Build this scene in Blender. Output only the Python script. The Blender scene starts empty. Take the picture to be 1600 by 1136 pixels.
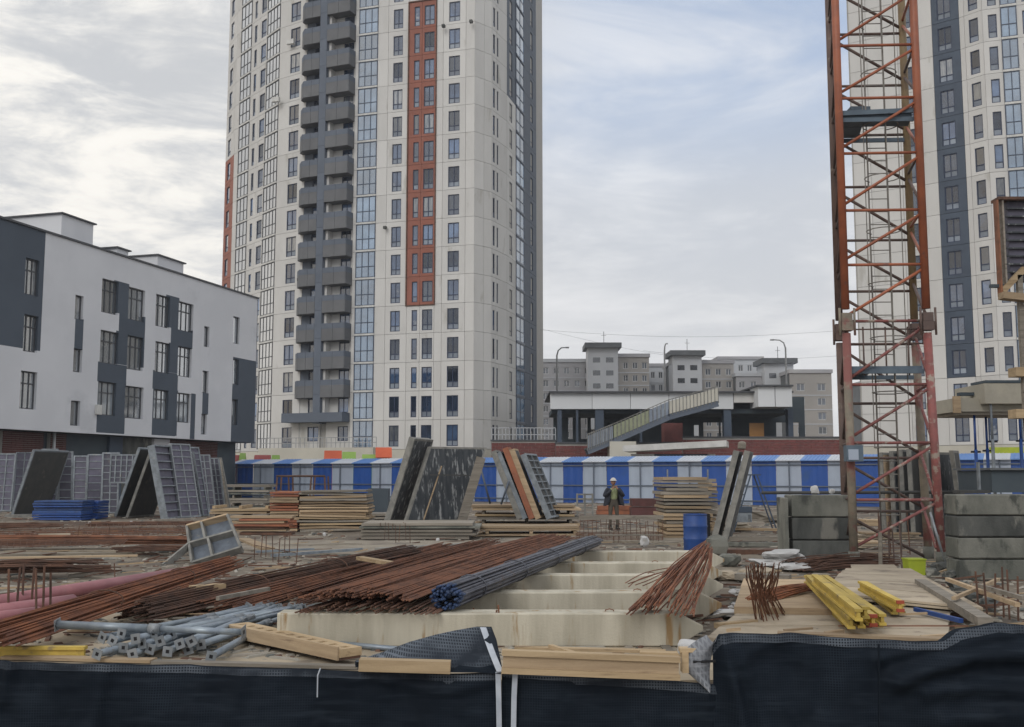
import bpy, math, random
from mathutils import Vector, Matrix, noise
R = math.radians
rng = random.Random(11)
C = bpy.context.scene.collection
sc = bpy.context.scene

# ------------------------------------------------------------------ camera, sky, sun
EYE = 1.84
F = 1636.0
TH = math.atan(174 / F)
cd = bpy.data.cameras.new('camera'); cam = bpy.data.objects.new('camera', cd); C.objects.link(cam)
cam.location = (0, 0, EYE); cam.rotation_euler = (R(90) + TH, 0, 0)
cd.sensor_width = 36; cd.lens = 36 * F / 1600; cd.clip_start = 0.1; cd.clip_end = 4000
sc.camera = cam
SUN_EL, SUN_AZ = 34, 205        # azimuth clockwise from +Y : behind the camera, a little to the left
w = bpy.data.worlds.new('World'); sc.world = w; w.use_nodes = True
N = w.node_tree.nodes; L = w.node_tree.links
for n_ in list(N): N.remove(n_)
def wn(t, **k):
    n = N.new(t)
    for a, b in k.items(): setattr(n, a, b)
    return n
def wmath(op, a, b=None, clamp=False):
    n = wn('ShaderNodeMath', operation=op); n.use_clamp = clamp
    for i, x in enumerate((a, b)):
        if x is None: continue
        if isinstance(x, (int, float)): n.inputs[i].default_value = x
        else: L.new(x, n.inputs[i])
    return n.outputs[0]
def wmix(f, a, b):
    n = wn('ShaderNodeMix', data_type='RGBA')
    if isinstance(f, float): n.inputs[0].default_value = f
    else: L.new(f, n.inputs[0])
    for s, x in ((n.inputs[6], a), (n.inputs[7], b)):
        if isinstance(x, tuple): s.default_value = (*x, 1)
        else: L.new(x, s)
    return n.outputs[2]
tc = wn('ShaderNodeTexCoord')
sky = wn('ShaderNodeTexSky', sky_type='NISHITA'); sky.sun_disc = False
sky.sun_elevation = R(SUN_EL); sky.sun_rotation = R(SUN_AZ); sky.air_density = 1.1; sky.dust_density = 2.0
def wnoise(scale, sx, sy, sz, detail=5, rough=.55, dist=0.0, off=(0, 0, 0)):
    m = wn('ShaderNodeMapping'); m.inputs['Scale'].default_value = (sx, sy, sz); m.inputs['Location'].default_value = off
    L.new(tc.outputs['Generated'], m.inputs['Vector'])
    n = wn('ShaderNodeTexNoise'); n.inputs['Scale'].default_value = scale; n.inputs['Detail'].default_value = detail
    n.inputs['Roughness'].default_value = rough; n.inputs['Distortion'].default_value = dist
    L.new(m.outputs[0], n.inputs['Vector']); return n.outputs['Fac']
def wdot(d, lo, hi):
    v = Vector(d).normalized()
    n = wn('ShaderNodeVectorMath', operation='DOT_PRODUCT'); n.inputs[1].default_value = v
    nm = wn('ShaderNodeVectorMath', operation='NORMALIZE'); L.new(tc.outputs['Generated'], nm.inputs[0]); L.new(nm.outputs[0], n.inputs[0])
    r = wn('ShaderNodeMapRange', interpolation_type='SMOOTHSTEP'); r.inputs[1].default_value = lo; r.inputs[2].default_value = hi
    L.new(n.outputs['Value'], r.inputs[0]); return r.outputs[0]
def wstep(x, lo, hi):
    r = wn('ShaderNodeMapRange', interpolation_type='SMOOTHSTEP'); r.inputs[1].default_value = lo; r.inputs[2].default_value = hi
    L.new(x, r.inputs[0]); return r.outputs[0]
K = 10.0     # the background strength is 0.1, so cloud radiance x 10
def kc(r, g, b): return (r * K, g * K, b * K)
n1 = wnoise(2.2, 1, 1, 3.2, 7, .58, .6, (3.1, 0, 1.7))
n2 = wnoise(6.5, 1, 1, 3.4, 8, .64, .35, (0, 5.2, 0))
cl = wmix(wstep(n1, .40, .62), kc(.67, .69, .725), kc(.93, .935, .95))
cl = wmix(wmath('MULTIPLY', wstep(n2, .45, .72), .45), cl, kc(1.0, .995, .985))
blue = wmath('MULTIPLY', wdot((.16, .92, .42), .945, .994), wmath('ADD', wmath('MULTIPLY', wstep(n1, .66, .42), .7), .3), True)
skyb = wmix(.62, sky.outputs[0], kc(.55, .68, .92))
sep0 = wn('ShaderNodeSeparateXYZ'); L.new(tc.outputs['Generated'], sep0.inputs[0])
blue = wmath('MULTIPLY', blue, wmath('ADD', wmath('MULTIPLY', wstep(sep0.outputs[2], .24, .37), .80), .20))
cl = wmix(wmath('MULTIPLY', blue, .85), cl, skyb)
greyc = wmath('MULTIPLY', wdot((-.34, 1, .47), .925, .985), wmath('ADD', wmath('MULTIPLY', wstep(n2, .62, .35), .5), .5), True)
warm = wmath('MULTIPLY', wdot((-.50, 1, .17), .90, .99), wmath('ADD', wmath('MULTIPLY', wstep(n2, .30, .62), .45), .55), True)
cl = wmix(wmath('MULTIPLY', warm, .95), cl, kc(1.5, 1.42, 1.27))
cl = wmix(wmath('MULTIPLY', greyc, .95), cl, kc(.60, .62, .65))
sep = wn('ShaderNodeSeparateXYZ'); L.new(tc.outputs['Generated'], sep.inputs[0])
low = wmath('MULTIPLY', wstep(sep.outputs[2], .26, .02), .38)
cl = wmix(low, cl, kc(.86, .85, .84))
wl = wmath('MULTIPLY', wdot((-1, -.12, .12), .80, .99), .8)        # the evening side of the sky, left of the picture
cl = wmix(wl, cl, kc(1.15, 1.0, .78))
cl = wmix(wmath('MULTIPLY', wstep(sep.outputs[2], .0, -.05), 1.0), cl, kc(.16, .15, .14))
bg = wn('ShaderNodeBackground'); bg.inputs[1].default_value = 0.1; L.new(cl, bg.inputs[0])
wo = wn('ShaderNodeOutputWorld'); L.new(bg.outputs[0], wo.inputs[0])
sd = bpy.data.lights.new('sun', 'SUN'); sd.energy = .95; sd.angle = R(25); sd.color = (1, .96, .90)
sun = bpy.data.objects.new('sun', sd); C.objects.link(sun)
sdir = Vector((math.sin(R(SUN_AZ)) * math.cos(R(SUN_EL)), math.cos(R(SUN_AZ)) * math.cos(R(SUN_EL)), math.sin(R(SUN_EL))))
sun.rotation_euler = sdir.to_track_quat('Z', 'Y').to_euler(); sun.location = (0, -20, 40)
sc.view_settings.view_transform = 'Standard'; sc.view_settings.look = 'None'
sc.view_settings.exposure = 0.0; sc.view_settings.gamma = 1; sc.view_settings.use_curve_mapping = False
sc.cycles.max_bounces = 5; sc.cycles.diffuse_bounces = 3

# ------------------------------------------------------------------ from a pixel of the photograph to a real place
ct, st = math.cos(TH), math.sin(TH)
def ray(px, py):
    u = (px - 800) / F; v = (568 - py) / F
    return Vector((u, ct - v * st, st + v * ct))
def at(px, py, Y):
    d = ray(px, py); k = Y / d.y
    return Vector((d.x * k, Y, EYE + d.z * k))
def gr(px, py, z=0.0):
    d = ray(px, py); k = (z - EYE) / d.z
    return Vector((d.x * k, d.y * k, z))
def rat(px, py): d = ray(px, py); return d.x / d.y

# ------------------------------------------------------------------ materials
MATS = {}
def mat(name, c1, c2=None, scale=3.0, rough=.8, metal=0.0, bump=0.0, bscale=25.0, rand=0.0, stretch=(1, 1, 1),
        c3=None, s3=1.0, t3=.6, ior=1.5, spec=None, detail=5, lo=.35, hi=.65):
    m = bpy.data.materials.new(name); m.use_nodes = True; MATS[name] = m
    t = m.node_tree; nn = t.nodes; ll = t.links
    b = nn['Principled BSDF']; b.inputs['Roughness'].default_value = rough; b.inputs['Metallic'].default_value = metal
    b.inputs['IOR'].default_value = ior
    if spec is not None: b.inputs['Specular IOR Level'].default_value = spec
    tcn = nn.new('ShaderNodeTexCoord'); oi = nn.new('ShaderNodeObjectInfo')
    add = nn.new('ShaderNodeVectorMath'); add.operation = 'MULTIPLY_ADD'
    add.inputs[1].default_value = (1, 1, 1)
    cmb = nn.new('ShaderNodeCombineXYZ'); mu = nn.new('ShaderNodeMath'); mu.operation = 'MULTIPLY'; mu.inputs[1].default_value = 37.0
    ll.new(oi.outputs['Random'], mu.inputs[0])
    for i in range(3): ll.new(mu.outputs[0], cmb.inputs[i])
    ll.new(tcn.outputs['Object'], add.inputs[0]); ll.new(cmb.outputs[0], add.inputs[2])
    def noisef(sc_, st_, det):
        mp = nn.new('ShaderNodeMapping'); mp.inputs['Scale'].default_value = st_
        ll.new(add.outputs[0], mp.inputs['Vector'])
        n = nn.new('ShaderNodeTexNoise'); n.inputs['Scale'].default_value = sc_; n.inputs['Detail'].default_value = det
        n.inputs['Roughness'].default_value = .6
        ll.new(mp.outputs[0], n.inputs['Vector']); return n.outputs['Fac']
    def ramp(x, a, bb):
        r = nn.new('ShaderNodeMapRange'); r.interpolation_type = 'SMOOTHSTEP'; r.inputs[1].default_value = a; r.inputs[2].default_value = bb
        ll.new(x, r.inputs[0]); return r.outputs[0]
    def mix(f, a, bb, typ='MIX'):
        n = nn.new('ShaderNodeMix'); n.data_type = 'RGBA'; n.blend_type = typ
        if isinstance(f, (int, float)): n.inputs[0].default_value = f
        else: ll.new(f, n.inputs[0])
        for s, x in ((n.inputs[6], a), (n.inputs[7], bb)):
            if isinstance(x, tuple): s.default_value = (*x, 1)
            else: ll.new(x, s)
        return n.outputs[2]
    c2 = c2 or tuple(x * .8 for x in c1)
    col = mix(ramp(noisef(scale, stretch, detail), lo, hi), c1, c2)
    if c3: col = mix(ramp(noisef(s3, stretch, 6), t3, t3 + .12), col, c3)
    if rand:
        r = nn.new('ShaderNodeMapRange'); r.inputs[3].default_value = 1 - rand; r.inputs[4].default_value = 1 + rand
        ll.new(oi.outputs['Random'], r.inputs[0])
        cb = nn.new('ShaderNodeCombineXYZ')
        for i in range(3): ll.new(r.outputs[0], cb.inputs[i])
        col = mix(1.0, col, cb.outputs[0], 'MULTIPLY')
    ll.new(col, b.inputs['Base Color'])
    if bump:
        bn = nn.new('ShaderNodeBump'); bn.inputs['Strength'].default_value = bump; bn.inputs['Distance'].default_value = .02
        ll.new(noisef(bscale, (1, 1, 1), 4), bn.inputs['Height']); ll.new(bn.outputs[0], b.inputs['Normal'])
    return m

white_panel = mat('precast_panel', (.62, .615, .60), (.57, .565, .55), .35, .75, rand=.05, c3=(.47, .46, .43), s3=.6, t3=.60, stretch=(1, 1, .35))
plinth_m = mat('plinth_panel', (.56, .54, .47), (.50, .48, .42), .4, .8, rand=.04)
joint_m = mat('joint_filler', (.42, .41, .385), (.36, .35, .33), 1, .9)
grey_wall = mat('grey_panel', (.115, .138, .178), (.10, .122, .16), .5, .7, rand=.06)
parapet_m = mat('balcony_parapet_grey', (.145, .15, .16), (.125, .13, .14), .6, .75, rand=.08)
orange_m = mat('terracotta_panel', (.30, .105, .07), (.25, .09, .06), .5, .7, rand=.06)
navy_m = mat('navy_panel', (.055, .078, .115), (.045, .063, .095), .5, .6, rand=.06)
frame_m = mat('window_frame_dark', (.020, .036, .085), None, 1, .5)
frame_w = mat('window_frame_pale', (.62, .62, .60), None, 1, .5)
frame_b = mat('bay_frame_blue', (.035, .06, .11), None, 1, .4)
sill_m = mat('sill_panel', (.17, .20, .26), (.24, .28, .33), .7, .35, rand=.3)
glass_m = mat('window_glass', (.065, .115, .215), (.022, .045, .10), .5, .04, ior=2.1, rand=.8, spec=.55, c3=(.24, .26, .28), s3=.5, t3=.62)
glass_l = mat('bay_glass', (.12, .215, .34), (.05, .11, .19), .45, .05, ior=2.5, rand=.5, spec=.7)
glass_d = mat('window_glass_dark', (.03, .045, .075), (.015, .02, .035), .6, .04, ior=1.8, rand=.5)
glass_c = mat('window_glass_curtain', (.26, .27, .28), (.12, .14, .17), 1.6, .06, ior=2.1, rand=.5, stretch=(3, 1, .5))
glass_w = mat('west_bay_glass', (.16, .16, .14), (.08, .08, .08), .8, .05, ior=3.6, rand=.4, spec=.9)
stucco_w = mat('white_stucco', (.66, .675, .71), (.61, .625, .66), .3, .85, bump=.1, c3=(.55, .565, .60), s3=.25, t3=.58)
stucco_n = mat('blue_grey_stucco', (.075, .095, .125), (.065, .083, .11), .3, .8)
brick_m = mat('red_brick', (.17, .055, .05), (.13, .045, .042), 1.5, .85, rand=.1)
brick_d = mat('dark_brick', (.105, .04, .038), (.075, .033, .03), 1.5, .85, rand=.1)
roof_dark = mat('roof_flashing', (.07, .075, .085), None, 1, .6)
dark_in = mat('shaded_recess', (.045, .062, .08), (.06, .08, .095), .6, .7)  # dark tone paints shade into recesses; crate and container simply share it
far_grey = mat('panel_block_grey', (.40, .40, .42), (.36, .36, .38), .12, .85, c3=(.45, .445, .44), s3=.1, t3=.55)  # lightened and cooled: distance haze is painted into this grey
far_brown = mat('panel_block_brown', (.37, .35, .33), (.33, .315, .30), .12, .85)  # brown raised in value too, as painted haze
far_pale = mat('panel_block_pale', (.52, .54, .57), (.47, .49, .52), .12, .85)
far_dark = mat('lift_house_cap', (.13, .14, .15), None, .5, .8)
far_glass = mat('far_glass', (.10, .12, .15), (.05, .06, .08), .5, .1, ior=2.0, rand=.8)
far_frame = mat('far_frame', (.55, .56, .57), None, .5, .6)
blue_sheet = mat('blue_sheet', (.014, .078, .33), (.012, .068, .29), .8, .5, rand=.06, c3=(.02, .075, .24), s3=.5)
white_sheet = mat('white_sheet', (.37, .43, .52), (.34, .39, .48), .8, .55, rand=.05, c3=(.24, .28, .34), s3=.8, t3=.66)  # white darkened so the fence's shade is in the colour
blue_roof = mat('canopy_blue_lit', (.13, .26, .56), (.11, .23, .50), .8, .45, rand=.06)  # paler copy of the fence blue, skylight on the slope painted in
white_roof = mat('canopy_white_lit', (.55, .58, .63), (.50, .53, .58), .8, .45, rand=.05)  # lit copy of the sheet white, brightened as facing the sky
orange_toy = mat('orange_roof', (.62, .12, .045), (.55, .10, .04), 1, .6)
green_toy = mat('green_roof', (.28, .44, .09), (.24, .40, .08), 1, .6)
red_toy = mat('red_roof', (.42, .09, .08), None, 1, .6)
concrete = mat('concrete', (.205, .205, .18), (.115, .12, .105), 1.6, .9, bump=.45, c3=(.06, .065, .058), s3=2.2, t3=.53, detail=8, stretch=(1, 1, .6), rand=.1)
wet_conc = mat('stained_concrete', (.12, .125, .118), (.055, .06, .058), 1.6, .85, bump=.45, c3=(.23, .225, .20), s3=2.4, t3=.55, stretch=(1, 1, .4), rand=.25, detail=8)
pile_m = mat('pile_concrete', (.56, .525, .43), (.40, .37, .295), 2.6, .85, bump=.2, bscale=40, stretch=(1, 1, .12), c3=(.31, .205, .10), s3=6.5, t3=.57, rand=.08)
cement_face = mat('site_dust', (.35, .33, .29), (.28, .26, .22), 2.5, .95, bump=.3)
rust = mat('rust', (.235, .105, .060), (.135, .064, .042), 3.0, .9, rand=.2, bump=.3, c3=(.26, .11, .055), s3=2.2, t3=.58)
rust_o = mat('orange_rust', (.27, .105, .05), (.16, .068, .042), 3.0, .9, rand=.1, bump=.3)
rust_d = mat('dark_rust', (.145, .075, .050), (.085, .05, .038), 3.0, .92, rand=.2, bump=.3)
steel = mat('new_steel', (.125, .13, .155), (.08, .083, .10), 5, .5, .35, bump=.3, c3=(.11, .07, .055), s3=3, t3=.62)
galv = mat('galvanised_tube', (.31, .36, .40), (.22, .26, .31), 4, .42, .35, rand=.15, c3=(.33, .34, .34), s3=6, t3=.6)
galv_l = mat('galvanised_plate', (.27, .29, .31), (.19, .21, .23), 6, .5, .2, rand=.15)
hole_m = mat('dark_opening', (.015, .015, .018), None, 1, .9)  # near-black fill, stands in for shade inside openings; cord and collars use it too
wood = mat('timber', (.43, .325, .21), (.32, .235, .15), 2.0, .85, bump=.3, bscale=30, rand=.25, stretch=(.4, 3, 6), c3=(.19, .13, .085), s3=3, t3=.62)
wood_g = mat('weathered_timber', (.29, .26, .22), (.20, .18, .15), 2.0, .9, bump=.3, rand=.25, stretch=(.4, 3, 6), c3=(.10, .09, .08), s3=3, t3=.60)
wood_l = mat('fresh_timber', (.46, .345, .21), (.35, .255, .15), 2.0, .8, bump=.25, rand=.15, stretch=(.4, 3, 6), c3=(.20, .14, .085), s3=4, t3=.60)
wood_o = mat('orange_painted_timber', (.34, .13, .07), (.25, .10, .06), 2.0, .85, rand=.2)
yellow = mat('yellow_varnish', (.56, .41, .085), (.44, .32, .07), 3, .65, rand=.3, bump=.2, c3=(.27, .20, .09), s3=4, t3=.57)
red_end = mat('red_end_paint', (.38, .07, .035), None, 1, .6)
ply = mat('pale_plywood', (.43, .365, .275), (.31, .26, .195), 1.2, .8, rand=.16, c3=(.20, .165, .125), s3=2.4, t3=.555, bump=.3, detail=8)
form_dark = mat('black_form_face', (.022, .028, .036), (.05, .058, .066), 3, .55, stretch=(2.4, 2.4, .55), c3=(.27, .28, .285), s3=4.2, t3=.535)
form_dim = mat('dull_form_face', (.062, .062, .060), (.042, .045, .046), 2, .7, c3=(.095, .09, .08), s3=2, t3=.57)
form_frame = mat('form_frame_grey', (.24, .27, .30), (.16, .18, .20), 4, .6, .2, rand=.2, c3=(.30, .30, .28), s3=5, t3=.6)
box_blue = mat('form_box_sheet', (.13, .155, .19), (.09, .105, .13), 4, .6, c3=(.20, .20, .19), s3=5, t3=.58)
form_conc = mat('caked_form_edge', (.26, .255, .235), (.17, .17, .16), 4, .9, rand=.15)
form_violet = mat('violet_form_sheet', (.115, .11, .155), (.085, .083, .115), 2, .65, rand=.25, c3=(.16, .15, .16), s3=3, t3=.6)
form_blue = mat('blue_form_sheet', (.030, .085, .26), (.022, .055, .17), 4, .5, rand=.15, c3=(.06, .09, .18), s3=6)
blue_gl = mat('blue_paint', (.020, .075, .29), (.016, .055, .21), 3, .5, bump=.15, c3=(.05, .12, .34), s3=5, t3=.64)
blue_tip = mat('blue_rod_tip', (.035, .07, .17), (.018, .035, .08), 14, .6)
pink = mat('pink_plastic', (.36, .15, .165), (.29, .115, .13), 2, .45, c3=(.25, .16, .15), s3=3, t3=.6)
crane_red = mat('crane_orange_red', (.37, .115, .055), (.28, .09, .048), 3, .5, rand=.12, c3=(.20, .09, .07), s3=2.5, t3=.60)
crane_old = mat('crane_faded_red', (.26, .085, .078), (.19, .07, .065), 5, .65, rand=.12, c3=(.30, .25, .21), s3=6, t3=.52)
crane_pale = mat('crane_pale_primer', (.25, .215, .165), (.17, .15, .12), 4, .7, c3=(.22, .085, .075), s3=1.6, t3=.48)
crane_brown = mat('crane_brown', (.13, .085, .070), (.095, .065, .058), 3, .65, rand=.15, c3=(.20, .17, .14), s3=4, t3=.6)
crane_yel = mat('crane_ochre', (.24, .17, .085), (.18, .125, .07), 3, .6, c3=(.20, .13, .07), s3=3, t3=.58)
crane_blue = mat('platform_blue_grey', (.10, .14, .18), (.075, .105, .14), 3, .6)
ladder_m = mat('ladder_grey', (.22, .21, .19), (.16, .15, .14), 3, .6)
lime = mat('lime_plastic', (.42, .50, .03), (.33, .40, .03), 2, .5, c3=(.25, .28, .06), s3=5, t3=.64)
bag_m = mat('white_bag', (.52, .52, .52), (.42, .42, .42), 3, .7, bump=.4, bscale=8, c3=(.33, .31, .28), s3=3, t3=.6)
strap_m = mat('white_strap', (.46, .50, .56), (.36, .40, .46), 6, .6)
hem_m = mat('net_hem', (.06, .072, .09), None, 3, .8)
net_m = mat('shade_net', (.006, .010, .016), (.009, .014, .022), 2.5, .75, spec=.15)
green_net = mat('net_back', (.012, .017, .024), None, 2, .8)
ground_m = mat('site_ground', (.185, .155, .12), (.105, .085, .068), .55, .95, bump=.8, bscale=9, c3=(.28, .24, .185), s3=.35, t3=.52, detail=8)
slab_m = mat('sandy_slab', (.40, .335, .245), (.29, .24, .175), 1.6, .95, bump=.4, bscale=18, c3=(.19, .16, .125), s3=1.3, t3=.57, detail=8)
sand_m = mat('pale_sand', (.30, .265, .21), (.21, .18, .145), 1.2, .95, bump=.5, bscale=14, c3=(.14, .12, .10), s3=1.0, t3=.57, detail=8)
street_m = mat('street_ground', (.06, .06, .06), (.05, .05, .05), 1, .95)
skin_m = mat('skin', (.38, .20, .14), None, 3, .6)
jacket_m = mat('navy_jacket', (.018, .022, .034), (.026, .03, .042), 6, .85)
vest_m = mat('pale_lime_vest', (.30, .34, .18), (.24, .28, .15), 6, .85)
trouser_m = mat('grey_brown_trousers', (.10, .088, .07), (.08, .07, .058), 6, .9)
helmet_m = mat('white_helmet', (.62, .60, .56), None, 2, .4)
boot_m = mat('boots', (.03, .027, .025), None, 2, .7)
hair_m = mat('dark_hair', (.03, .02, .015), None, 2, .8)
fascia_m = mat('fascia_white', (.66, .68, .70), (.62, .64, .66), .2, .7, rand=.04)
slab_edge = mat('slab_edge_concrete', (.40, .375, .31), (.33, .31, .26), 2, .85, bump=.2)
glass_s = mat('school_glass', (.25, .28, .31), (.13, .15, .17), .4, .05, ior=3.0, rand=.5, spec=.8, c3=(.26, .27, .28), s3=.4, t3=.56)  # base lightened to paint the sky's reflection into the panes
lamp_m = mat('lamp_post_grey', (.34, .35, .36), None, 2, .5)
stair_glass = mat('yellow_green_glass', (.28, .30, .19), (.23, .25, .17), 1, .2)
orange_panel = mat('orange_panel', (.42, .20, .05), None, 1, .5)

def grid_material(name, base, line, cell, lw, hole=False):
    m = bpy.data.materials.new(name); m.use_nodes = True; t = m.node_tree; nn = t.nodes; ll = t.links
    b = nn['Principled BSDF']; b.inputs['Roughness'].default_value = .7; b.inputs['Specular IOR Level'].default_value = .12
    tcn = nn.new('ShaderNodeTexCoord'); sp = nn.new('ShaderNodeSeparateXYZ'); ll.new(tcn.outputs['UV'], sp.inputs[0])
    def ln(s):
        a = nn.new('ShaderNodeMath'); a.operation = 'MULTIPLY'; a.inputs[1].default_value = 1 / cell; ll.new(s, a.inputs[0])
        f = nn.new('ShaderNodeMath'); f.operation = 'FRACT'; ll.new(a.outputs[0], f.inputs[0])
        c = nn.new('ShaderNodeMath'); c.operation = 'LESS_THAN'; c.inputs[1].default_value = lw; ll.new(f.outputs[0], c.inputs[0]); return c.outputs[0]
    mx = nn.new('ShaderNodeMath'); mx.operation = 'MAXIMUM'; ll.new(ln(sp.outputs[0]), mx.inputs[0]); ll.new(ln(sp.outputs[1]), mx.inputs[1])
    n = nn.new('ShaderNodeTexNoise'); n.inputs['Scale'].default_value = 1.6; n.inputs['Detail'].default_value = 6; ll.new(tcn.outputs['Object'], n.inputs['Vector'])
    r = nn.new('ShaderNodeMapRange'); r.inputs[1].default_value = .38; r.inputs[2].default_value = .68; ll.new(n.outputs['Fac'], r.inputs[0])
    ml = nn.new('ShaderNodeMath'); ml.operation = 'MULTIPLY'; ll.new(mx.outputs[0], ml.inputs[0]); ll.new(r.outputs[0], ml.inputs[1])
    c = nn.new('ShaderNodeMix'); c.data_type = 'RGBA'; ll.new(ml.outputs[0], c.inputs[0])
    mp = nn.new('ShaderNodeMapping'); mp.inputs['Scale'].default_value = (.9, 1, 9); ll.new(tcn.outputs['Object'], mp.inputs['Vector'])
    n2_ = nn.new('ShaderNodeTexNoise'); n2_.inputs['Scale'].default_value = 2.2; n2_.inputs['Detail'].default_value = 7; ll.new(mp.outputs[0], n2_.inputs['Vector'])
    r2_ = nn.new('ShaderNodeMapRange'); r2_.inputs[1].default_value = .52; r2_.inputs[2].default_value = .75; ll.new(n2_.outputs['Fac'], r2_.inputs[0])
    bm_ = nn.new('ShaderNodeMix'); bm_.data_type = 'RGBA'; ll.new(r2_.outputs[0], bm_.inputs[0]); bm_.inputs[6].default_value = (*base, 1)
    bm_.inputs[7].default_value = (base[0] * 2.4 + .004, base[1] * 2.3 + .003, base[2] * 2.2, 1); ll.new(bm_.outputs[2], c.inputs[6])  # paler horizontal streaks paint a sheen into the weave colour
    c.inputs[7].default_value = (*line, 1); ll.new(c.outputs[2], b.inputs['Base Color'])
    return m
net_grid = grid_material('shade_net_weave', (.0055, .0095, .016), (.018, .027, .040), .022, .25)
hem_grid = grid_material('net_hem_weave', (.020, .026, .036), (.15, .175, .21), .024, .38)
curl_grid = grid_material('pale_net_weave', (.15, .16, .18), (.36, .38, .41), .035, .35)

# ------------------------------------------------------------------ mesh helpers
class MB:
    def __init__(s): s.v = []; s.f = []; s.m = []; s.cm = 0; s.sm = []; s.T = None; s.uv = None
    def add(s, pts, faces, smooth=False):
        o = len(s.v)
        if s.T is not None: pts = [s.T @ Vector(p) for p in pts]
        s.v += [tuple(p) for p in pts]
        for f in faces: s.f.append([i + o for i in f]); s.m.append(s.cm); s.sm.append(smooth)
    def quad(s, a, b, c, d): s.add([a, b, c, d], [(0, 1, 2, 3)])
    def hexa(s, p): s.add(p, [(0, 3, 2, 1), (4, 5, 6, 7), (0, 1, 5, 4), (1, 2, 6, 5), (2, 3, 7, 6), (3, 0, 4, 7)])
    def box(s, x0, x1, y0, y1, z0, z1):
        s.hexa([(x0, y0, z0), (x1, y0, z0), (x1, y1, z0), (x0, y1, z0), (x0, y0, z1), (x1, y0, z1), (x1, y1, z1), (x0, y1, z1)])
    def beam(s, p, q, w_, h_, up=(0, 0, 1)):
        p = Vector(p); q = Vector(q); d = (q - p).normalized(); u = Vector(up)
        if abs(d.dot(u)) > .98: u = Vector((0, 1, 0))
        sd_ = d.cross(u).normalized() * w_ / 2; u = sd_.cross(d).normalized() * h_ / 2
        s.hexa([p - sd_ - u, p + sd_ - u, q + sd_ - u, q - sd_ - u, p - sd_ + u, p + sd_ + u, q + sd_ + u, q - sd_ + u])
    def tube(s, p, q, r, n=6, r2=None, caps=True):
        s.path([p, q], [r, r if r2 is None else r2], n, caps)
    def path(s, pts, r, n=6, caps=True):
        pts = [Vector(p) for p in pts]; k = len(pts)
        if not isinstance(r, (list, tuple)): r = [r] * k
        ring = []; fa = []
        u = None
        for i, p in enumerate(pts):
            d = (pts[min(i + 1, k - 1)] - pts[max(i - 1, 0)]).normalized()
            if u is None:
                u = d.cross(Vector((0, 0, 1)))
                if u.length < .05: u = d.cross(Vector((0, 1, 0)))
            u = (u - d * u.dot(d)).normalized(); v = d.cross(u)
            for j in range(n):
                a = 2 * math.pi * j / n; ring.append(p + (u * math.cos(a) + v * math.sin(a)) * r[i])
        for i in range(k - 1):
            for j in range(n):
                a = i * n + j; b = i * n + (j + 1) % n; fa.append((a, b, b + n, a + n))
        if caps: fa.append(tuple(range(n))[::-1]); fa.append(tuple(range((k - 1) * n, k * n)))
        s.add(ring, fa, n >= 6)
    def prism(s, poly, y0, y1):            # poly in x,z
        n = len(poly)
        s.add([(x, y0, z) for x, z in poly] + [(x, y1, z) for x, z in poly],
              [tuple(range(n)), tuple(range(2 * n - 1, n - 1, -1))] + [(i, i + n, (i + 1) % n + n, (i + 1) % n) for i in range(n)])
    def cells(s, x0, x1, z0, z1, holes, y0, y1, keep=None):
        xs = sorted({x0, x1, *[h[0] for h in holes], *[h[1] for h in holes], *([k_ for r_ in (keep or []) for k_ in r_[:2]])})
        zs = sorted({z0, z1, *[h[2] for h in holes], *[h[3] for h in holes], *([k_ for r_ in (keep or []) for k_ in r_[2:4]])})
        xs = [x for x in xs if x0 - 1e-6 <= x <= x1 + 1e-6]; zs = [z for z in zs if z0 - 1e-6 <= z <= z1 + 1e-6]
        def solid(i, j):
            if i < 0 or j < 0 or i >= len(xs) - 1 or j >= len(zs) - 1: return False
            cx = (xs[i] + xs[i + 1]) / 2; cz = (zs[j] + zs[j + 1]) / 2
            if any(h[0] < cx < h[1] and h[2] < cz < h[3] for h in holes): return False
            if keep is not None: return any(h[0] < cx < h[1] and h[2] < cz < h[3] for h in keep)
            return True
        for i in range(len(xs) - 1):
            for j in range(len(zs) - 1):
                if not solid(i, j): continue
                a, b, c, d = xs[i], xs[i + 1], zs[j], zs[j + 1]
                s.quad((a, y0, c), (b, y0, c), (b, y0, d), (a, y0, d))
                if not solid(i - 1, j): s.quad((a, y0, c), (a, y0, d), (a, y1, d), (a, y1, c))
                if not solid(i + 1, j): s.quad((b, y0, c), (b, y1, c), (b, y1, d), (b, y0, d))
                if not solid(i, j - 1): s.quad((a, y0, c), (a, y1, c), (b, y1, c), (b, y0, c))
                if not solid(i, j + 1): s.quad((a, y0, d), (b, y0, d), (b, y1, d), (a, y1, d))
    def mesh(s, name, *mats):
        me = bpy.data.meshes.new(name); me.from_pydata(s.v, [], s.f)
        for m_ in mats: me.materials.append(m_)
        if len(mats) > 1: me.polygons.foreach_set('material_index', s.m)
        me.polygons.foreach_set('use_smooth', s.sm); me.update(); return me
    def obj(s, name, m_, parent=None, loc=(0, 0, 0), rotz=0.0, world=False, label=None):
        ms = m_ if isinstance(m_, (list, tuple)) else [m_]
        if world and parent is not None:
            o = parent.location; s.v = [(x - o.x, y - o.y, z - o.z) for x, y, z in s.v]
        return inst(name, s.mesh(name, *ms), parent, loc, rotz, label)
def inst(name, me, parent=None, loc=(0, 0, 0), rotz=0.0, label=None):
    o = bpy.data.objects.new(name, me); C.objects.link(o); o.location = loc; o.rotation_euler = (0, 0, rotz)
    if parent is not None: o.parent = parent
    if label: o['label'] = label
    return o
def tag(o, label, cat, group=None):
    o['label'] = label; o['category'] = cat
    if group: o['group'] = group
    return o
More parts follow.
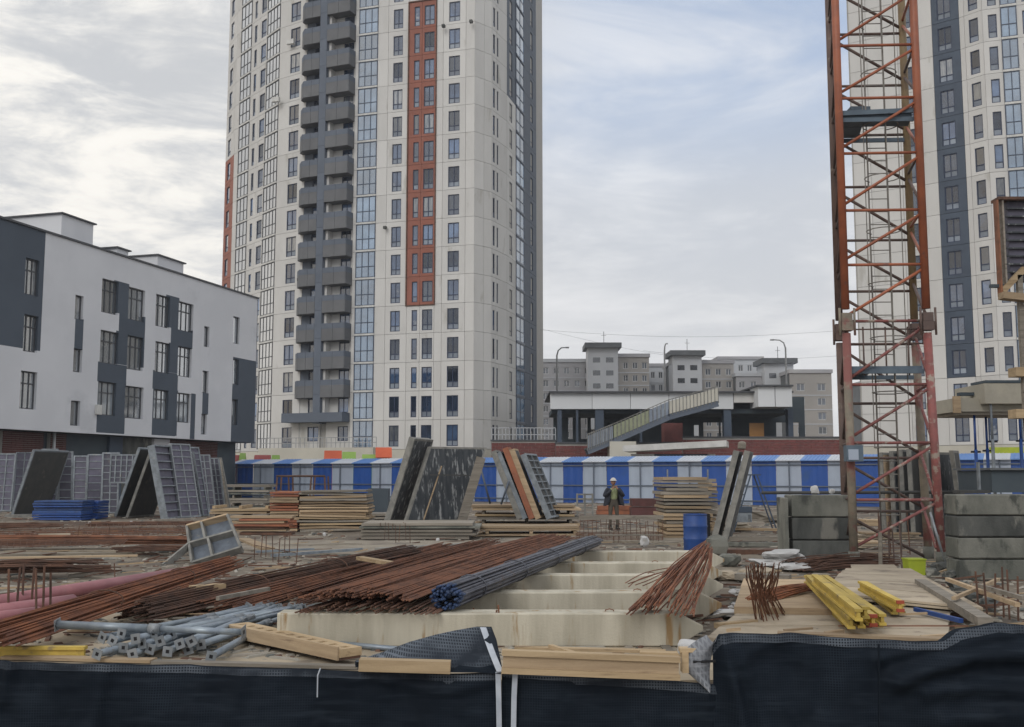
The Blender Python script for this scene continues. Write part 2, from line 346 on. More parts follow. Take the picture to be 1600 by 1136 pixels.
def thing(name, label, cat, loc=(0, 0, 0), rotz=0.0, group=None):
    return tag(inst(name, None, None, loc, rotz), label, cat, group)
def struct(o): o['kind'] = 'structure'; return o
def stuff(o): o['kind'] = 'stuff'; return o
def solo(mb, name, m_, label, cat, group=None, origin=None):
    """a thing that is one mesh, drawn in world coordinates, its origin moved to its base"""
    if origin is None:
        xs = [p[0] for p in mb.v]; ys = [p[1] for p in mb.v]; zs = [p[2] for p in mb.v]
        origin = ((min(xs) + max(xs)) / 2, (min(ys) + max(ys)) / 2, min(zs))
    mb.v = [(x - origin[0], y - origin[1], z - origin[2]) for x, y, z in mb.v]
    ms = m_ if isinstance(m_, (list, tuple)) else [m_]
    return tag(inst(name, mb.mesh(name, *ms), None, origin), label, cat, group)
def copy_tree(o, parent=None):
    c = o.copy(); C.objects.link(c)
    if parent is not None: c.parent = parent
    for ch in list(o.children): copy_tree(ch, c)
    return c
def mean(*p):
    s_ = Vector((0, 0, 0))
    for q in p: s_ += Vector(q)
    return s_ / len(p)

# ------------------------------------------------------------------ ground: one sheet with the drop at the near edge of the site
def make_ground():
    xs = [-300, -200, -120, -70] + [-40 + .5 * i for i in range(161)] + [70, 120, 200, 300]
    ys = [-60, -20, 0, 6, 9.50, 9.52] + [9.9 + .45 * i for i in range(100)] + [60, 75, 90, 120, 160, 240, 340, 440]
    mb = MB(); nx = len(xs)
    for y in ys:
        for x in xs:
            if y < 9.51: z = -.85
            else:
                k_ = min(1, max(.1, (y - 12) / 6)); z = k_ * .05 * noise.noise(Vector((x * .35, y * .35, 3))) + k_ * .025 * noise.noise(Vector((x * 1.3, y * 1.3, 7))) - .02
                if y > 55: z = -.02
            mb.v.append((x, y, z))
    for j in range(len(ys) - 1):
        for i in range(nx - 1):
            a = j * nx + i; mb.f.append([a, a + 1, a + 1 + nx, a + nx]); mb.m.append(0); mb.sm.append(True)
    struct(mb.obj('ground', ground_m))
make_ground()
def slab_sheet(pts, z, m_, name='concrete_slab'):
    mb = MB(); mb.add([(p.x, p.y, -.06) for p in pts] + [(p.x, p.y, z) for p in pts], [tuple(range(len(pts), 2 * len(pts)))] + [(i, (i + 1) % len(pts), (i + 1) % len(pts) + len(pts), i + len(pts)) for i in range(len(pts))]); return struct(mb.obj(name, m_))
slab_sheet([gr(-90, 1062), gr(1120, 1062), gr(1120, 1012), gr(430, 1000), gr(430, 948), gr(150, 938), gr(-90, 960)], -.004, slab_m)
slab_sheet([gr(640, 871), gr(330, 858), gr(250, 862), gr(420, 846), gr(740, 846), gr(905, 848), gr(760, 858)], .03, sand_m, 'sand_patch')
slab_sheet([gr(-60, 871), gr(210, 866), gr(230, 859), gr(-60, 858)], .05, sand_m, 'sand_patch')
slab_sheet([gr(930, 846), gr(1130, 851), gr(1150, 838), gr(1000, 834)], .03, sand_m, 'sand_patch')

# ------------------------------------------------------------------ towers of precast panels
def wmesh(w_, h_, cols, transom=.27, fr=.085, fm=frame_m, gm=glass_m, sm_=sill_m, split=True):
    """window: frame mesh and pane mesh, front at y = .10"""
    key = (round(w_, 2), round(h_, 2), cols, transom, fm.name, gm.name)
    if key in WC: return WC[key]
    mb = MB()
    mb.box(0, fr, .07, .16, 0, h_); mb.box(w_ - fr, w_, .07, .16, 0, h_)
    mb.box(fr, w_ - fr, .07, .16, 0, fr); mb.box(fr, w_ - fr, .07, .16, h_ - fr, h_)
    for i in range(1, cols):
        x = w_ * i / cols; mb.box(x - fr * .5, x + fr * .5, .08, .15, fr, h_ - fr)
    if transom: mb.box(fr, w_ - fr, .075, .155, h_ * transom - fr * .5, h_ * transom + fr * .5)
    fo = mb.mesh('window', fm)
    p = MB(); g = fr * .4
    z0 = h_ * transom if transom else g
    for i in range(cols):                       # panes do not lie in exactly the same plane
        a = g + (w_ - 2 * g) * i / cols; b = g + (w_ - 2 * g) * (i + 1) / cols; dy = .004 * (i % 2)
        p.box(a, b - .004, .12 + dy, .14 + dy, z0, h_ - g)
    if transom:
        p.cm = 1; p.box(g, w_ - g, .118, .14, g, z0 - .002)
    WC[key] = (fo, p.mesh('pane', gm, sm_)); return WC[key]
WC = {}
def plan_line(pa, Ya, pb, Yb, ry):
    return Vector((rat(pa, ry) * Ya, Ya, 0)), Vector((rat(pb, ry) * Yb, Yb, 0))
def s_on(a, b, px, ry):
    d = (b - a); r_ = rat(px, ry)          # (a + t d).x = r (a + t d).y
    t = (r_ * a.y - a.x) / (d.x - r_ * d.y); return t * d.length
def facade(root, fac, z0, fh, n, bays, ry=300, base=white_panel):
    a, b = plan_line(*fac, ry); d = b - a; Lf = d.length; rz = math.atan2(d.y, d.x); un = d / Lf
    o0 = root.location
    bk = MB(); bk.box(0, Lf, .26, .34, z0, z0 + n * fh); bk.obj('backing_wall', joint_m, root, a - o0, rz)
    for (pa, pb, kind, op) in bays:
        s0 = max(0, s_on(a, b, pa, ry)); s1 = min(Lf, s_on(a, b, pb, ry)); W = s1 - s0
        if W < .1: continue
        g = .016; cache = {}
        for k in range(n):
            z = z0 + k * fh; loc = a + un * s0 - o0 + Vector((0, 0, z))
            m_ = op['mat'](k) if 'mat' in op else base
            if kind in ('wall', 'win', 'niche'):
                holes = []
                for (ha, hb, cols, za, zb) in op.get('win', []):
                    holes.append((s_on(a, b, ha, ry) - s0, s_on(a, b, hb, ry) - s0, za, zb, cols))
                key = ('p', m_.name)
                if key not in cache:
                    mb = MB(); mb.cells(g, W - g, g, fh - g, [h[:4] for h in holes], 0, .24); cache[key] = mb.mesh('wall_panel', m_)
                inst('wall_panel', cache[key], root, loc, rz)
                for h in holes:
                    fo, pa_ = wmesh(h[1] - h[0], h[3] - h[2], h[4], op.get('transom', .27), op.get('fr', .085), op.get('fm', frame_m), rng.choice((glass_m, glass_m, glass_m, glass_m, glass_d, glass_d, glass_c)))
                    wl_ = loc + un * h[0] + Vector((0, 0, h[2]))
                    f_ = inst('window', fo, root, wl_, rz); inst('pane', pa_, f_)
            elif kind == 'glass':
                if 'slab' not in cache:
                    mb = MB(); mb.box(0, W, -.12, .25, 0, .20); cache['slab'] = mb.mesh('floor_band', op.get('band', frame_w))
                    fo, pa_ = wmesh(W, fh - .20, op.get('cols', 3), op.get('transom', .42), .085, op.get('fm', frame_b), op.get('gm', glass_l), op.get('gm', glass_l)); cache['w'] = (fo, pa_)
                inst('floor_band', cache['slab'], root, loc, rz)
                nrm = Vector((un.y, -un.x, 0)) * .14
                f_ = inst('window', cache['w'][0], root, loc + nrm + Vector((0, 0, .20)), rz); inst('pane', cache['w'][1], f_)
    return a, b, un, rz

Z0, FH, NF = 4.55, 3.1, 22
def tower_left():
    root = thing('apartment_tower', 'tall white residential tower with grey balconies and one terracotta window strip, left of centre', 'tower', (-18, 118, 0))
    P = white_panel
    or_low = lambda k: orange_m if k < 9 else white_panel
    facade(root, (351, 131, 364, 127.6), Z0, FH, NF, [(351, 364, 'win', dict(win=[(354, 358.6, 1, .4, 2.55)], mat=lambda k: orange_m if k < 12 else white_panel))])
    facade(root, (364, 127.5, 432, 118.6), Z0, FH, NF, [
        (364, 371, 'wall', {}), (371, 387, 'glass', dict(cols=3, gm=glass_w, fm=roof_dark)),
        (387, 400, 'win', dict(win=[(391.5, 395.5, 1, .4, 2.55)])),
        (400, 412, 'win', dict(win=[(402, 410, 1, .4, 2.55)])), (412, 432, 'glass', dict(cols=4, gm=glass_w, fm=roof_dark))])
    facade(root, (432, 118.5, 475, 116.1), Z0, FH, NF, [(432, 475, 'win', dict(win=[(449, 464, 2, .3, 2.55)]))])
    # balcony zone, set back
    a, b, un, rz = facade(root, (475, 116.2, 552, 113.8), Z0, FH, NF, [
        (475, 506.5, 'win', dict(win=[(488, 505, 2, .95, 2.55)], mat=lambda k: P if k < 2 else grey_wall, transom=0, fr=.1)),
        (516, 552, 'win', dict(win=[(534, 550, 2, .95, 2.55)], mat=lambda k: P, transom=0))])
    mb = MB(); s0 = s_on(a, b, 506, 300); s1 = s_on(a, b, 516.5, 300)
    for k in range(1, NF):
        mb = MB(); mb.box(s0, s1, -1.40, .2, Z0 + FH * k - .25 + .01, Z0 + FH * (k + 1) - .26); mb.obj('pilaster', grey_wall, root, a - root.location, rz)
    sl = s_on(a, b, 472, 300); sr = s_on(a, b, 552, 300)
    def balc(x0, x1, chamfer):
        mb = MB(); d = 1.35; c = .8 if chamfer else 0
        out = [(x0, 0), (x0, -d + c), (x0 + c, -d), (x1, -d), (x1, 0)] if chamfer else [(x0, 0), (x0, -d), (x1, -d), (x1, 0)]
        n_ = len(out); zs = (-.55, 1.15)
        mb.add([(x, y, zs[0]) for x, y in out] + [(x, y, zs[0] + .22) for x, y in out],
               [tuple(range(n_)), tuple(range(2 * n_ - 1, n_ - 1, -1))] + [(i, i + n_, (i + 1) % n_ + n_, (i + 1) % n_) for i in range(n_)])
        slab = mb.mesh('balcony', parapet_m); mb = MB()
        for i in range(n_ - 1):
            p, q = Vector((*out[i], 0)), Vector((*out[i + 1], 0)); L_ = (q - p).length
            m_ = max(1, round(L_ / 1.2))
            for j in range(m_):
                u0 = p.lerp(q, j / m_); u1 = p.lerp(q, (j + 1) / m_ - .03 / L_)
                mb.cm = 0; mb.beam((u0.x, u0.y, .12), (u1.x, u1.y, .12), .07, 1.30); mb.cm = 1; mb.beam((u0.x, u0.y, 1.08), (u1.x, u1.y, 1.08), .074, .60)
        return slab, mb.mesh('parapet', parapet_m, grey_wall)
    bl = balc(sl, s0 - .01, True); br = balc(s1 + .01, sr - .02, False)
    for k in range(2, NF):
        for m_ in (bl, br):
            o = inst('balcony', m_[0], root, a - root.location + Vector((0, 0, Z0 + FH * k)), rz); inst('parapet', m_[1], o)
    # white return between the two balconies, and the long first floor ledge
    mb = MB(); mb.box(s1 + .02, s1 + .32, -.9, -.02, Z0 + FH, Z0 + NF * FH); mb.obj('return_wall', white_panel, root, a - root.location, rz)
    mb = MB(); mb.box(sl - 1.0, sr, -1.6, -.02, Z0 + FH * 1 - .1, Z0 + FH + .9); mb.obj('ledge', grey_wall, root, a - root.location, rz)
    fo = (552, 113.7, 741, 109.6)
    ter = lambda k: orange_m if 5 <= k < 16 else white_panel
    def terw(ha, hb, c): return [(ha, hb, c, .3, 2.55)]
    facade(root, fo, Z0, FH, NF, [
        (552, 557.5, 'wall', {}), (557.5, 587.5, 'glass', dict(cols=3)), (587.5, 604, 'wall', {}),
        (604, 637, 'win', dict(win=[(612, 627, 2, .3, 2.55)])),
        (637, 657.5, 'win', dict(win=[(645, 653.6, 1, .3, 2.55)], mat=ter)),
        (657.5, 679.5, 'win', dict(win=[(661, 677, 2, .3, 2.55)], mat=ter)),
        (679.5, 691, 'wall', {}), (691, 727, 'win', dict(win=[(700, 717.5, 2, .3, 2.55)])), (727, 741, 'wall', {})])
    # raised frame round the terracotta strip
    a2, b2 = plan_line(*fo, 300); d2 = b2 - a2; rz2 = math.atan2(d2.y, d2.x)
    e0, e1 = s_on(a2, b2, 637, 300), s_on(a2, b2, 679.5, 300); zb, zt = Z0 + 5 * FH, Z0 + 16 * FH
    mb = MB(); mb.box(e0 - .12, e0, -.10, .05, zb - .12, zt + .12); mb.box(e1, e1 + .12, -.10, .05, zb - .12, zt + .12)
    mb.box(e0, e1, -.10, .05, zt, zt + .12); mb.box(e0, e1, -.10, .05, zb - .12, zb); mb.obj('strip_frame', rust_d, root, a2 - root.location, rz2)
    facade(root, (741, 109.6, 768, 111.4), Z0, FH, NF, [(741, 756, 'wall', {}), (756, 768, 'wall', {})])
    facade(root, (768, 111.4, 792, 115.2), Z0, FH, NF, [(768, 775, 'win', dict(win=[(770, 773.4, 1, .4, 2.6)])), (775, 792, 'win', dict(win=[(776.3, 778.6, 1, .4, 2.6)]))])
    nv = lambda k: navy_m if k >= 13 else white_panel
    facade(root, (792, 115.2, 838, 128), Z0, FH, NF, [
        (792, 806, 'win', dict(win=[(796, 800.5, 1, .4, 2.6)], mat=nv)), (806, 818.5, 'glass', dict(cols=2, band=frame_b)),
        (818.5, 827, 'wall', dict(mat=lambda k: navy_m)), (827, 838, 'win', dict(win=[(829, 832.5, 1, .4, 2.6)], mat=lambda k: navy_m))])
    # lower storey, roof, back
    ring = [(351, 131), (364, 127.5), (432, 118.5), (475, 116.1), (552, 113.7), (741, 109.6), (768, 111.4), (792, 115.2), (838, 128)]
    pts = [(rat(p, 300) * y, y) for p, y in ring]; back = [(4.5, 150), (-34, 152)]
    full = pts + back; n_ = len(full); o = root.location
    def ringmesh(z0, z1, off, name, m_):
        mb = MB(); q = [(x - o.x, (y + off) - o.y) for x, y in full]
        mb.add([(x, y, z0) for x, y in q] + [(x, y, z1) for x, y in q], [(i, (i + 1) % n_, (i + 1) % n_ + n_, i + n_) for i in range(n_)] + [tuple(range(2 * n_ - 1, n_ - 1, -1))])
        mb.obj(name, m_, root)
    ringmesh(0, Z0 - .02, 0.03, 'plinth', plinth_m); ringmesh(Z0, Z0 + NF * FH, .38, 'core', joint_m); ringmesh(Z0 + NF * FH + .01, Z0 + NF * FH + 1.2, 0, 'roof', white_panel)
    # terrace with railing in front of the ground floor
    p0 = at(412, 690, 112.5); p1 = at(590, 690, 108.6)
    mb = MB(); mb.beam((p0.x, p0.y, 2.4), (p1.x, p1.y, 2.4), 2.2, 4.5); mb.obj('terrace', plinth_m, root, world=True)
    mb = MB(); k = 26
    for i in range(k + 1):
        q = p0.lerp(p1, i / k) + Vector((0, -1, 0)); mb.beam((q.x, q.y, 4.65), (q.x, q.y, 5.7), .06, .06)
    for z in (5.15, 5.7): mb.beam((p0.x, p0.y - 1, z), (p1.x, p1.y - 1, z), .06, .07)
    mb.obj('railing', lamp_m, root, world=True)
    # a few air conditioners
    for (px, py, Y) in ((456, 68, 117.2), (433, 158, 118.0), (737, 36, 109.5), (694, 43, 110.4), (603, 357, 112.5), (469, 438, 116)):
        q = at(px, py, Y); mb = MB(); big = px in (456, 433)
        w_ = .45 if big else .16; mb.box(-w_, w_, -.35, .05, -.25 if big else -.15, .3 if big else .15)
        mb.obj('air_conditioner' if big else 'wall_vent', frame_w if big else wet_conc, root, q - root.location + Vector((0, -.25, 0)), -.3)
tower_left()

def tower_right():
    root = thing('apartment_tower', 'tall white residential tower with navy window strip behind the red crane mast, right edge', 'tower', (42, 105, 0))
    S = 1.0
    facade(root, (1335, 101, 1446, 97.5), Z0, FH, 17, [(1335, 1362, 'wall', {}), (1362, 1388, 'wall', {}), (1388, 1411, 'wall', {}),
        (1411, 1438, 'win', dict(win=[(1416, 1433, 2, .3, 2.55)])), (1438, 1446, 'wall', {})])
    facade(root, (1446, 97.5, 1511, 95.1), Z0, FH, 17, [(1446, 1467, 'wall', {}),
        (1467, 1511, 'win', dict(win=[(1476, 1498, 2, .3, 2.55)], mat=lambda k: navy_m if k >= 2 else white_panel))])
    facade(root, (1511, 95.1, 1548, 93.4), Z0, FH, 17, [(1511, 1519, 'wall', {}), (1519, 1548, 'win', dict(win=[(1526, 1541, 1, .3, 2.55)]))])
    facade(root, (1548, 93.4, 1660, 91.5), Z0, FH, 17, [(1548, 1577, 'win', dict(win=[(1557, 1571, 1, .3, 2.55)])), (1577, 1603, 'glass', dict(cols=2)),
        (1603, 1632, 'win', dict(win=[(1612, 1627, 2, .3, 2.55)])), (1632, 1660, 'wall', {})])
    pts = [(rat(p, 300) * y, y) for p, y in ((1335, 101), (1446, 97.5), (1511, 95.1), (1548, 93.4), (1660, 91.5))] + [(60, 125), (44.5, 125)]
    n_ = len(pts); o = root.location
    for (z0, z1, off, name, m_) in ((0, Z0 - .02, .03, 'plinth', plinth_m), (Z0, Z0 + 17 * FH, .38, 'core', joint_m), (Z0 + 17 * FH + .01, Z0 + 17 * FH + 1.1, 0, 'roof', white_panel)):
        mb = MB(); q = [(x - o.x, y + off - o.y) for x, y in pts]
        mb.add([(x, y, z0) for x, y in q] + [(x, y, z1) for x, y in q], [(i, (i + 1) % n_, (i + 1) % n_ + n_, i + n_) for i in range(n_)] + [tuple(range(2 * n_ - 1, n_ - 1, -1))])
        mb.obj(name, m_, root)
tower_right()

# ------------------------------------------------------------------ white and blue-grey school building on the left
def school():
    A = at(8, 700, 1.0); A = Vector((rat(8, 742) * 57.35, 57.35, 0)); dv = Vector((.2918, 1, 0)).normalized(); rz = math.atan2(dv.y, dv.x)
    root = thing('school_building', 'long three storey white building with blue-grey window zones on brick ground floor, left', 'building', (A.x, A.y, 0), rz)
    def sz(px, py):
        r_ = ray(px, py); t = None                      # plane through A along dv
        nrm = Vector((dv.y, -dv.x, 0)); e = Vector((0, 0, EYE)); k = (A - e).dot(nrm) / r_.dot(nrm); p = e + r_ * k
        return (p - A).dot(dv), p.z
    def Z(zx, zy): return sz(zx / 2.705, 300 + zy / 2.705)
    def rect(x0, y0, x1, y1):                           # opposite corners of the zoomed picture
        cx = (x0 + x1) / 2; a = Z(x0, (y0 + y1) / 2)[0]; b = Z(x1, (y0 + y1) / 2)[0]
        return [a, b, Z(cx, y1)[1], Z(cx, y0)[1]]
    sE = Z(1082, 700)[0]; zT = (Z(183, 165)[1] + Z(1075, 450)[1]) / 2; zB = (Z(22, 1000)[1] + Z(970, 1055)[1]) / 2
    s0 = -6.0
    W3 = [rect(107, 283, 165, 437), rect(100, 520, 160, 677)]
    wins = [(r_, 3) for r_ in W3] + [(rect(85, 758, 155, 918), 3)]
    for x0, y0, x1, y1, c in ((317, 437, 352, 540, 1), (310, 662, 347, 762, 1), (298, 882, 338, 988, 1),
            (430, 372, 500, 515, 3), (543, 408, 612, 545, 3), (658, 437, 718, 572, 3), (755, 468, 817, 590, 3),
            (423, 588, 500, 727, 3), (538, 610, 605, 752, 3), (655, 635, 718, 765, 3), (752, 655, 810, 782, 3),
            (415, 803, 490, 945, 3), (528, 822, 605, 958, 3), (650, 836, 712, 962, 3), (748, 850, 805, 975, 3),
            (862, 568, 885, 655, 1), (985, 527, 1013, 642, 1), (855, 756, 881, 850, 1), (850, 938, 874, 1025, 1), (985, 706, 1010, 815, 1), (980, 876, 1005, 984, 1)):
        wins.append((rect(x0, y0, x1, y1), c))
    def cr(x0, y0, x1, y1): return rect(x0, y0, x1, y1)
    dark = [[s0, Z(183, 400)[0], cr(22, 400, 183, 662)[2], zT], cr(316, 535, 352, 665), cr(480, 380, 545, 515), cr(505, 515, 610, 612), cr(412, 727, 530, 1020), cr(530, 750, 600, 752),
            cr(700, 440, 757, 575), cr(722, 575, 815, 655), cr(645, 765, 745, 1030), [cr(980, 706, 1080, 1055)[0], sE, zB, cr(985, 706, 1080, 1055)[3]],
            cr(500, 515, 612, 735), cr(488, 590, 540, 730), cr(412, 725, 535, 808), cr(490, 800, 530, 1020), cr(645, 760, 752, 838), cr(712, 640, 755, 765), cr(712, 836, 750, 1030), cr(855, 850, 881, 940), cr(805, 852, 825, 1045)]
    dark = [[max(a, s0), min(b, sE), max(c, zB), min(d, zT)] for a, b, c, d in dark]
    holes = [w_[0] for w_ in wins]
    # split every region at the window edges; white = everything that is not dark
    mb = MB(); mb.cells(s0, sE, zB, zT, holes + dark, 0, .3); mb.obj('wall', stucco_w, root)
    mb = MB(); mb.cells(s0, sE, zB, zT, holes, .012, .3, keep=dark); mb.obj('wall', stucco_n, root, label='blue-grey rendered zones of the facade')
    for h, c in wins:
        fo, pa = wmesh(h[1] - h[0], h[3] - h[2], c, .68 if c == 3 else 0, .07, roof_dark, glass_s, glass_s)
        f_ = inst('window', fo, root, (h[0], .1, h[2])); inst('pane', pa, f_)
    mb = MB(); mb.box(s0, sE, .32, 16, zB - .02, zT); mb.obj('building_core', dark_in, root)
    mb = MB(); mb.box(s0 - .05, sE + .1, -.10, 16.1, zT + .005, zT + .12); mb.obj('roof_edge', roof_dark, root)
    # roof houses
    for (x0, x1, h_, d0, d1) in ((340, 473, 1.95, 1.5, 15), (744, 852, 1.35, 1.5, 10), (575, 622, .95, 1.5, 4)):
        a, b_ = Z(x0, 300)[0], Z(x1, 300)[0]
        mb = MB(); mb.box(a, b_, d0, d1, zT + .125, zT + h_); q = mb.obj('roof_house', stucco_w, root)
        mb = MB(); mb.box(a - .15, b_ + .15, d0 - .15, d1 + .15, zT + h_ + .002, zT + h_ + .09); mb.obj('roof_slab', roof_dark, q)
    # recessed brick ground floor with glazing
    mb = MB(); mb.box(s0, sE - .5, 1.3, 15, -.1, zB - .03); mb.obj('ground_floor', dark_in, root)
    for (x0, x1, m_) in ((75, 245, brick_d), (275, 340, brick_d), (580, 700, wet_conc), (700, 765, stucco_w), (765, 970, brick_d), (525, 580, navy_m)):
        a = Z(x0, 1060)[0]; b = Z(x1, 1060)[0]; rows = 9; hz = zB - .05
        if m_ is brick_d:
            me = MB(); 
            for r_ in range(36):
                z = r_ * hz / 36; k = max(1, int((b - a) / .6))
                for i in range(k):
                    o_ = .5 * (r_ % 2) * (b - a) / k
                    x_ = a + (b - a) * i / k + (o_ if i else 0); x2 = a + (b - a) * (i + 1) / k + (o_ if i < k - 1 else 0)
                    me.box(x_ + .01, x2 - .01, 1.0 + .01 * rng.random(), 1.2, z + .008, z + hz / 36 - .008)
            stuff(me.obj('bricks', m_, root)); me = MB(); me.box(a, b, 1.05, 1.29, 0, hz); me.obj('brick_wall', joint_m, root)
        else: me = MB(); me.box(a, b, .9 if m_ is stucco_w else 1.1, 1.29, 0, hz); me.obj('wall', m_, root)
    mb = MB(); mb.tube((Z(260, 1040)[0], .5, 0), (Z(260, 1040)[0], .5, zB), .09, 8); mb.obj('column', lamp_m, root)
    mb = MB(); q = Z(410, 920); mb.box(q[0] - .2, q[0] + .2, -.2, -.01, q[1] - .3, q[1] + .3); mb.obj('wall_box', frame_w, root)
    # right end wall, so the block is closed
    mb = MB(); mb.box(sE + .001, sE + .1, .012, 16, zB, zT - .01); mb.obj('end_wall', stucco_n, root)
school()

# ------------------------------------------------------------------ far panel blocks
def far_block(label, px0, px1, pyt, Y, m_, cols, rows, ph=22.0, ww=.55, depth=12, heads=(), y0=18, name='panel_block'):
    a = at(px0, pyt, Y); b = at(px1, pyt, Y); W = b.x - a.x; H = a.z
    root = thing(name, label, 'apartment block', (a.x, Y, 0))
    fh = ph / F * Y; cw = W / cols; holes = []
    for c in range(cols):
        for r_ in range(rows):
            x = (c + .5) * cw; z1 = H - y0 / F * Y * .45 - fh * r_; hw = cw * ww / 2
            holes.append((x - hw, x + hw, z1 - fh * .52, z1))
    holes = [h for h in holes if h[2] > 2]
    mb = MB(); mb.cells(0, W, 0, H, holes, 0, .5); mb.obj('wall', m_, root)
    mb = MB(); mb.box(.05, W - .05, .52, depth, 0, H - .05); mb.obj('block_core', far_dark, root)
    mb = MB(); mb.box(-.2, W + .2, -.25, depth, H, H + .7); mb.obj('roof', far_grey if m_ is not far_grey else far_pale, root)
    h = holes[0]; w_ = h[1] - h[0]; hh = h[3] - h[2]
    k = 3 if w_ > 2.4 else 2
    mb = MB(); f = .12
    mb.box(0, f, .1, .3, 0, hh); mb.box(w_ - f, w_, .1, .3, 0, hh); mb.box(f, w_ - f, .1, .3, 0, f); mb.box(f, w_ - f, .1, .3, hh - f, hh)
    for i in range(1, k): mb.box(w_ * i / k - f / 2, w_ * i / k + f / 2, .1, .3, f, hh - f)
    fm = mb.mesh('window', far_frame); mb = MB(); mb.box(.03, w_ - .03, .22, .28, .03, hh - .03); pm = mb.mesh('pane', far_glass)
    for h in holes:
        o = inst('window', fm, root, (h[0], 0, h[2])); inst('pane', pm, o)
    # panel joints as raised bands between storeys
    for r_ in range(1, rows):
        z = H - y0 / F * Y * .45 - fh * r_ + fh * .14
        if z < 3: break
        mb = MB(); mb.box(0, W, -.06, -.004, z, z + .18); mb.obj('string_course', far_pale, root)
    return root
def lift_house(root, px0, px1, pyt, pyb, Y):
    a = at(px0, pyt, Y); b = at(px1, pyb, Y); o = root.location; W = b.x - a.x
    mb = MB(); mb.box(a.x + .09 * W, b.x - .09 * W, Y - 1, Y + 5, b.z - 14, a.z - 1.0); q = mb.obj('lift_house', far_pale, root, world=True)
    mb = MB(); mb.box(a.x, b.x, Y - 2, Y + 6, a.z - 1.0, a.z); mb.v = [(x - o.x, y - o.y, z - o.z) for x, y, z in mb.v]; mb.obj('cap', far_dark, q)
    mb = MB()
    for i in range(2):
        for j in range(4):
            x = a.x + W * (.32 + .36 * i); z = a.z - 3.4 - 2.6 * j; mb.box(x - W * .1, x + W * .1, Y - 1.03, Y - .98, z - .5, z + .5)
    mb.v = [(x - o.x, y - o.y, z - o.z) for x, y, z in mb.v]; mb.obj('opening', far_glass, q)
    mb = MB(); mb.tube((a.x + W * .55 - o.x, Y + 1 - o.y, a.z), (a.x + W * .55 - o.x, Y + 1 - o.y, a.z + 2.6), .06, 5)
    mb.beam((a.x + W * .48 - o.x, Y + 1 - o.y, a.z + 1.8), (a.x + W * .62 - o.x, Y + 1 - o.y, a.z + 1.8), .06, .06); mb.obj('aerial', far_dark, q)
b1 = far_block('grey panel block directly right of the white tower with one tall lift house', 812, 926, 566, 215, far_grey, 7, 6, 20)
b2 = far_block('grey brown panel block with lift house, second from the white tower', 926, 1014, 558, 210, far_brown, 6, 6, 20)
lift_house(b2, 913, 970, 537, 562, 209)
b3 = far_block('low pale panel block set back between the two capped lift houses', 1014, 1050, 573, 225, far_pale, 3, 5, 20)
b4 = far_block('grey brown panel block under the middle capped lift house', 1050, 1146, 568, 210, far_brown, 6, 6, 20)
lift_house(b4, 1045, 1100, 549, 572, 209)
b5 = far_block('pale windowed block with stepped roof right of the middle lift house', 1122, 1192, 562, 226, far_pale, 5, 5, 20)
b6 = far_block('grey panel block with rightmost capped lift house', 1150, 1240, 588, 207, far_grey, 5, 5, 20)
lift_house(b6, 1187, 1243, 561, 590, 206)
b7 = far_block('brownish end block with two window columns beside the crane mast', 1234, 1299, 583, 198, far_brown, 2, 5, 22.6, .40, y0=36)
b8 = far_block('far white block glimpsed between the crane legs', 1345, 1372, 600, 260, far_pale, 2, 5, 18)

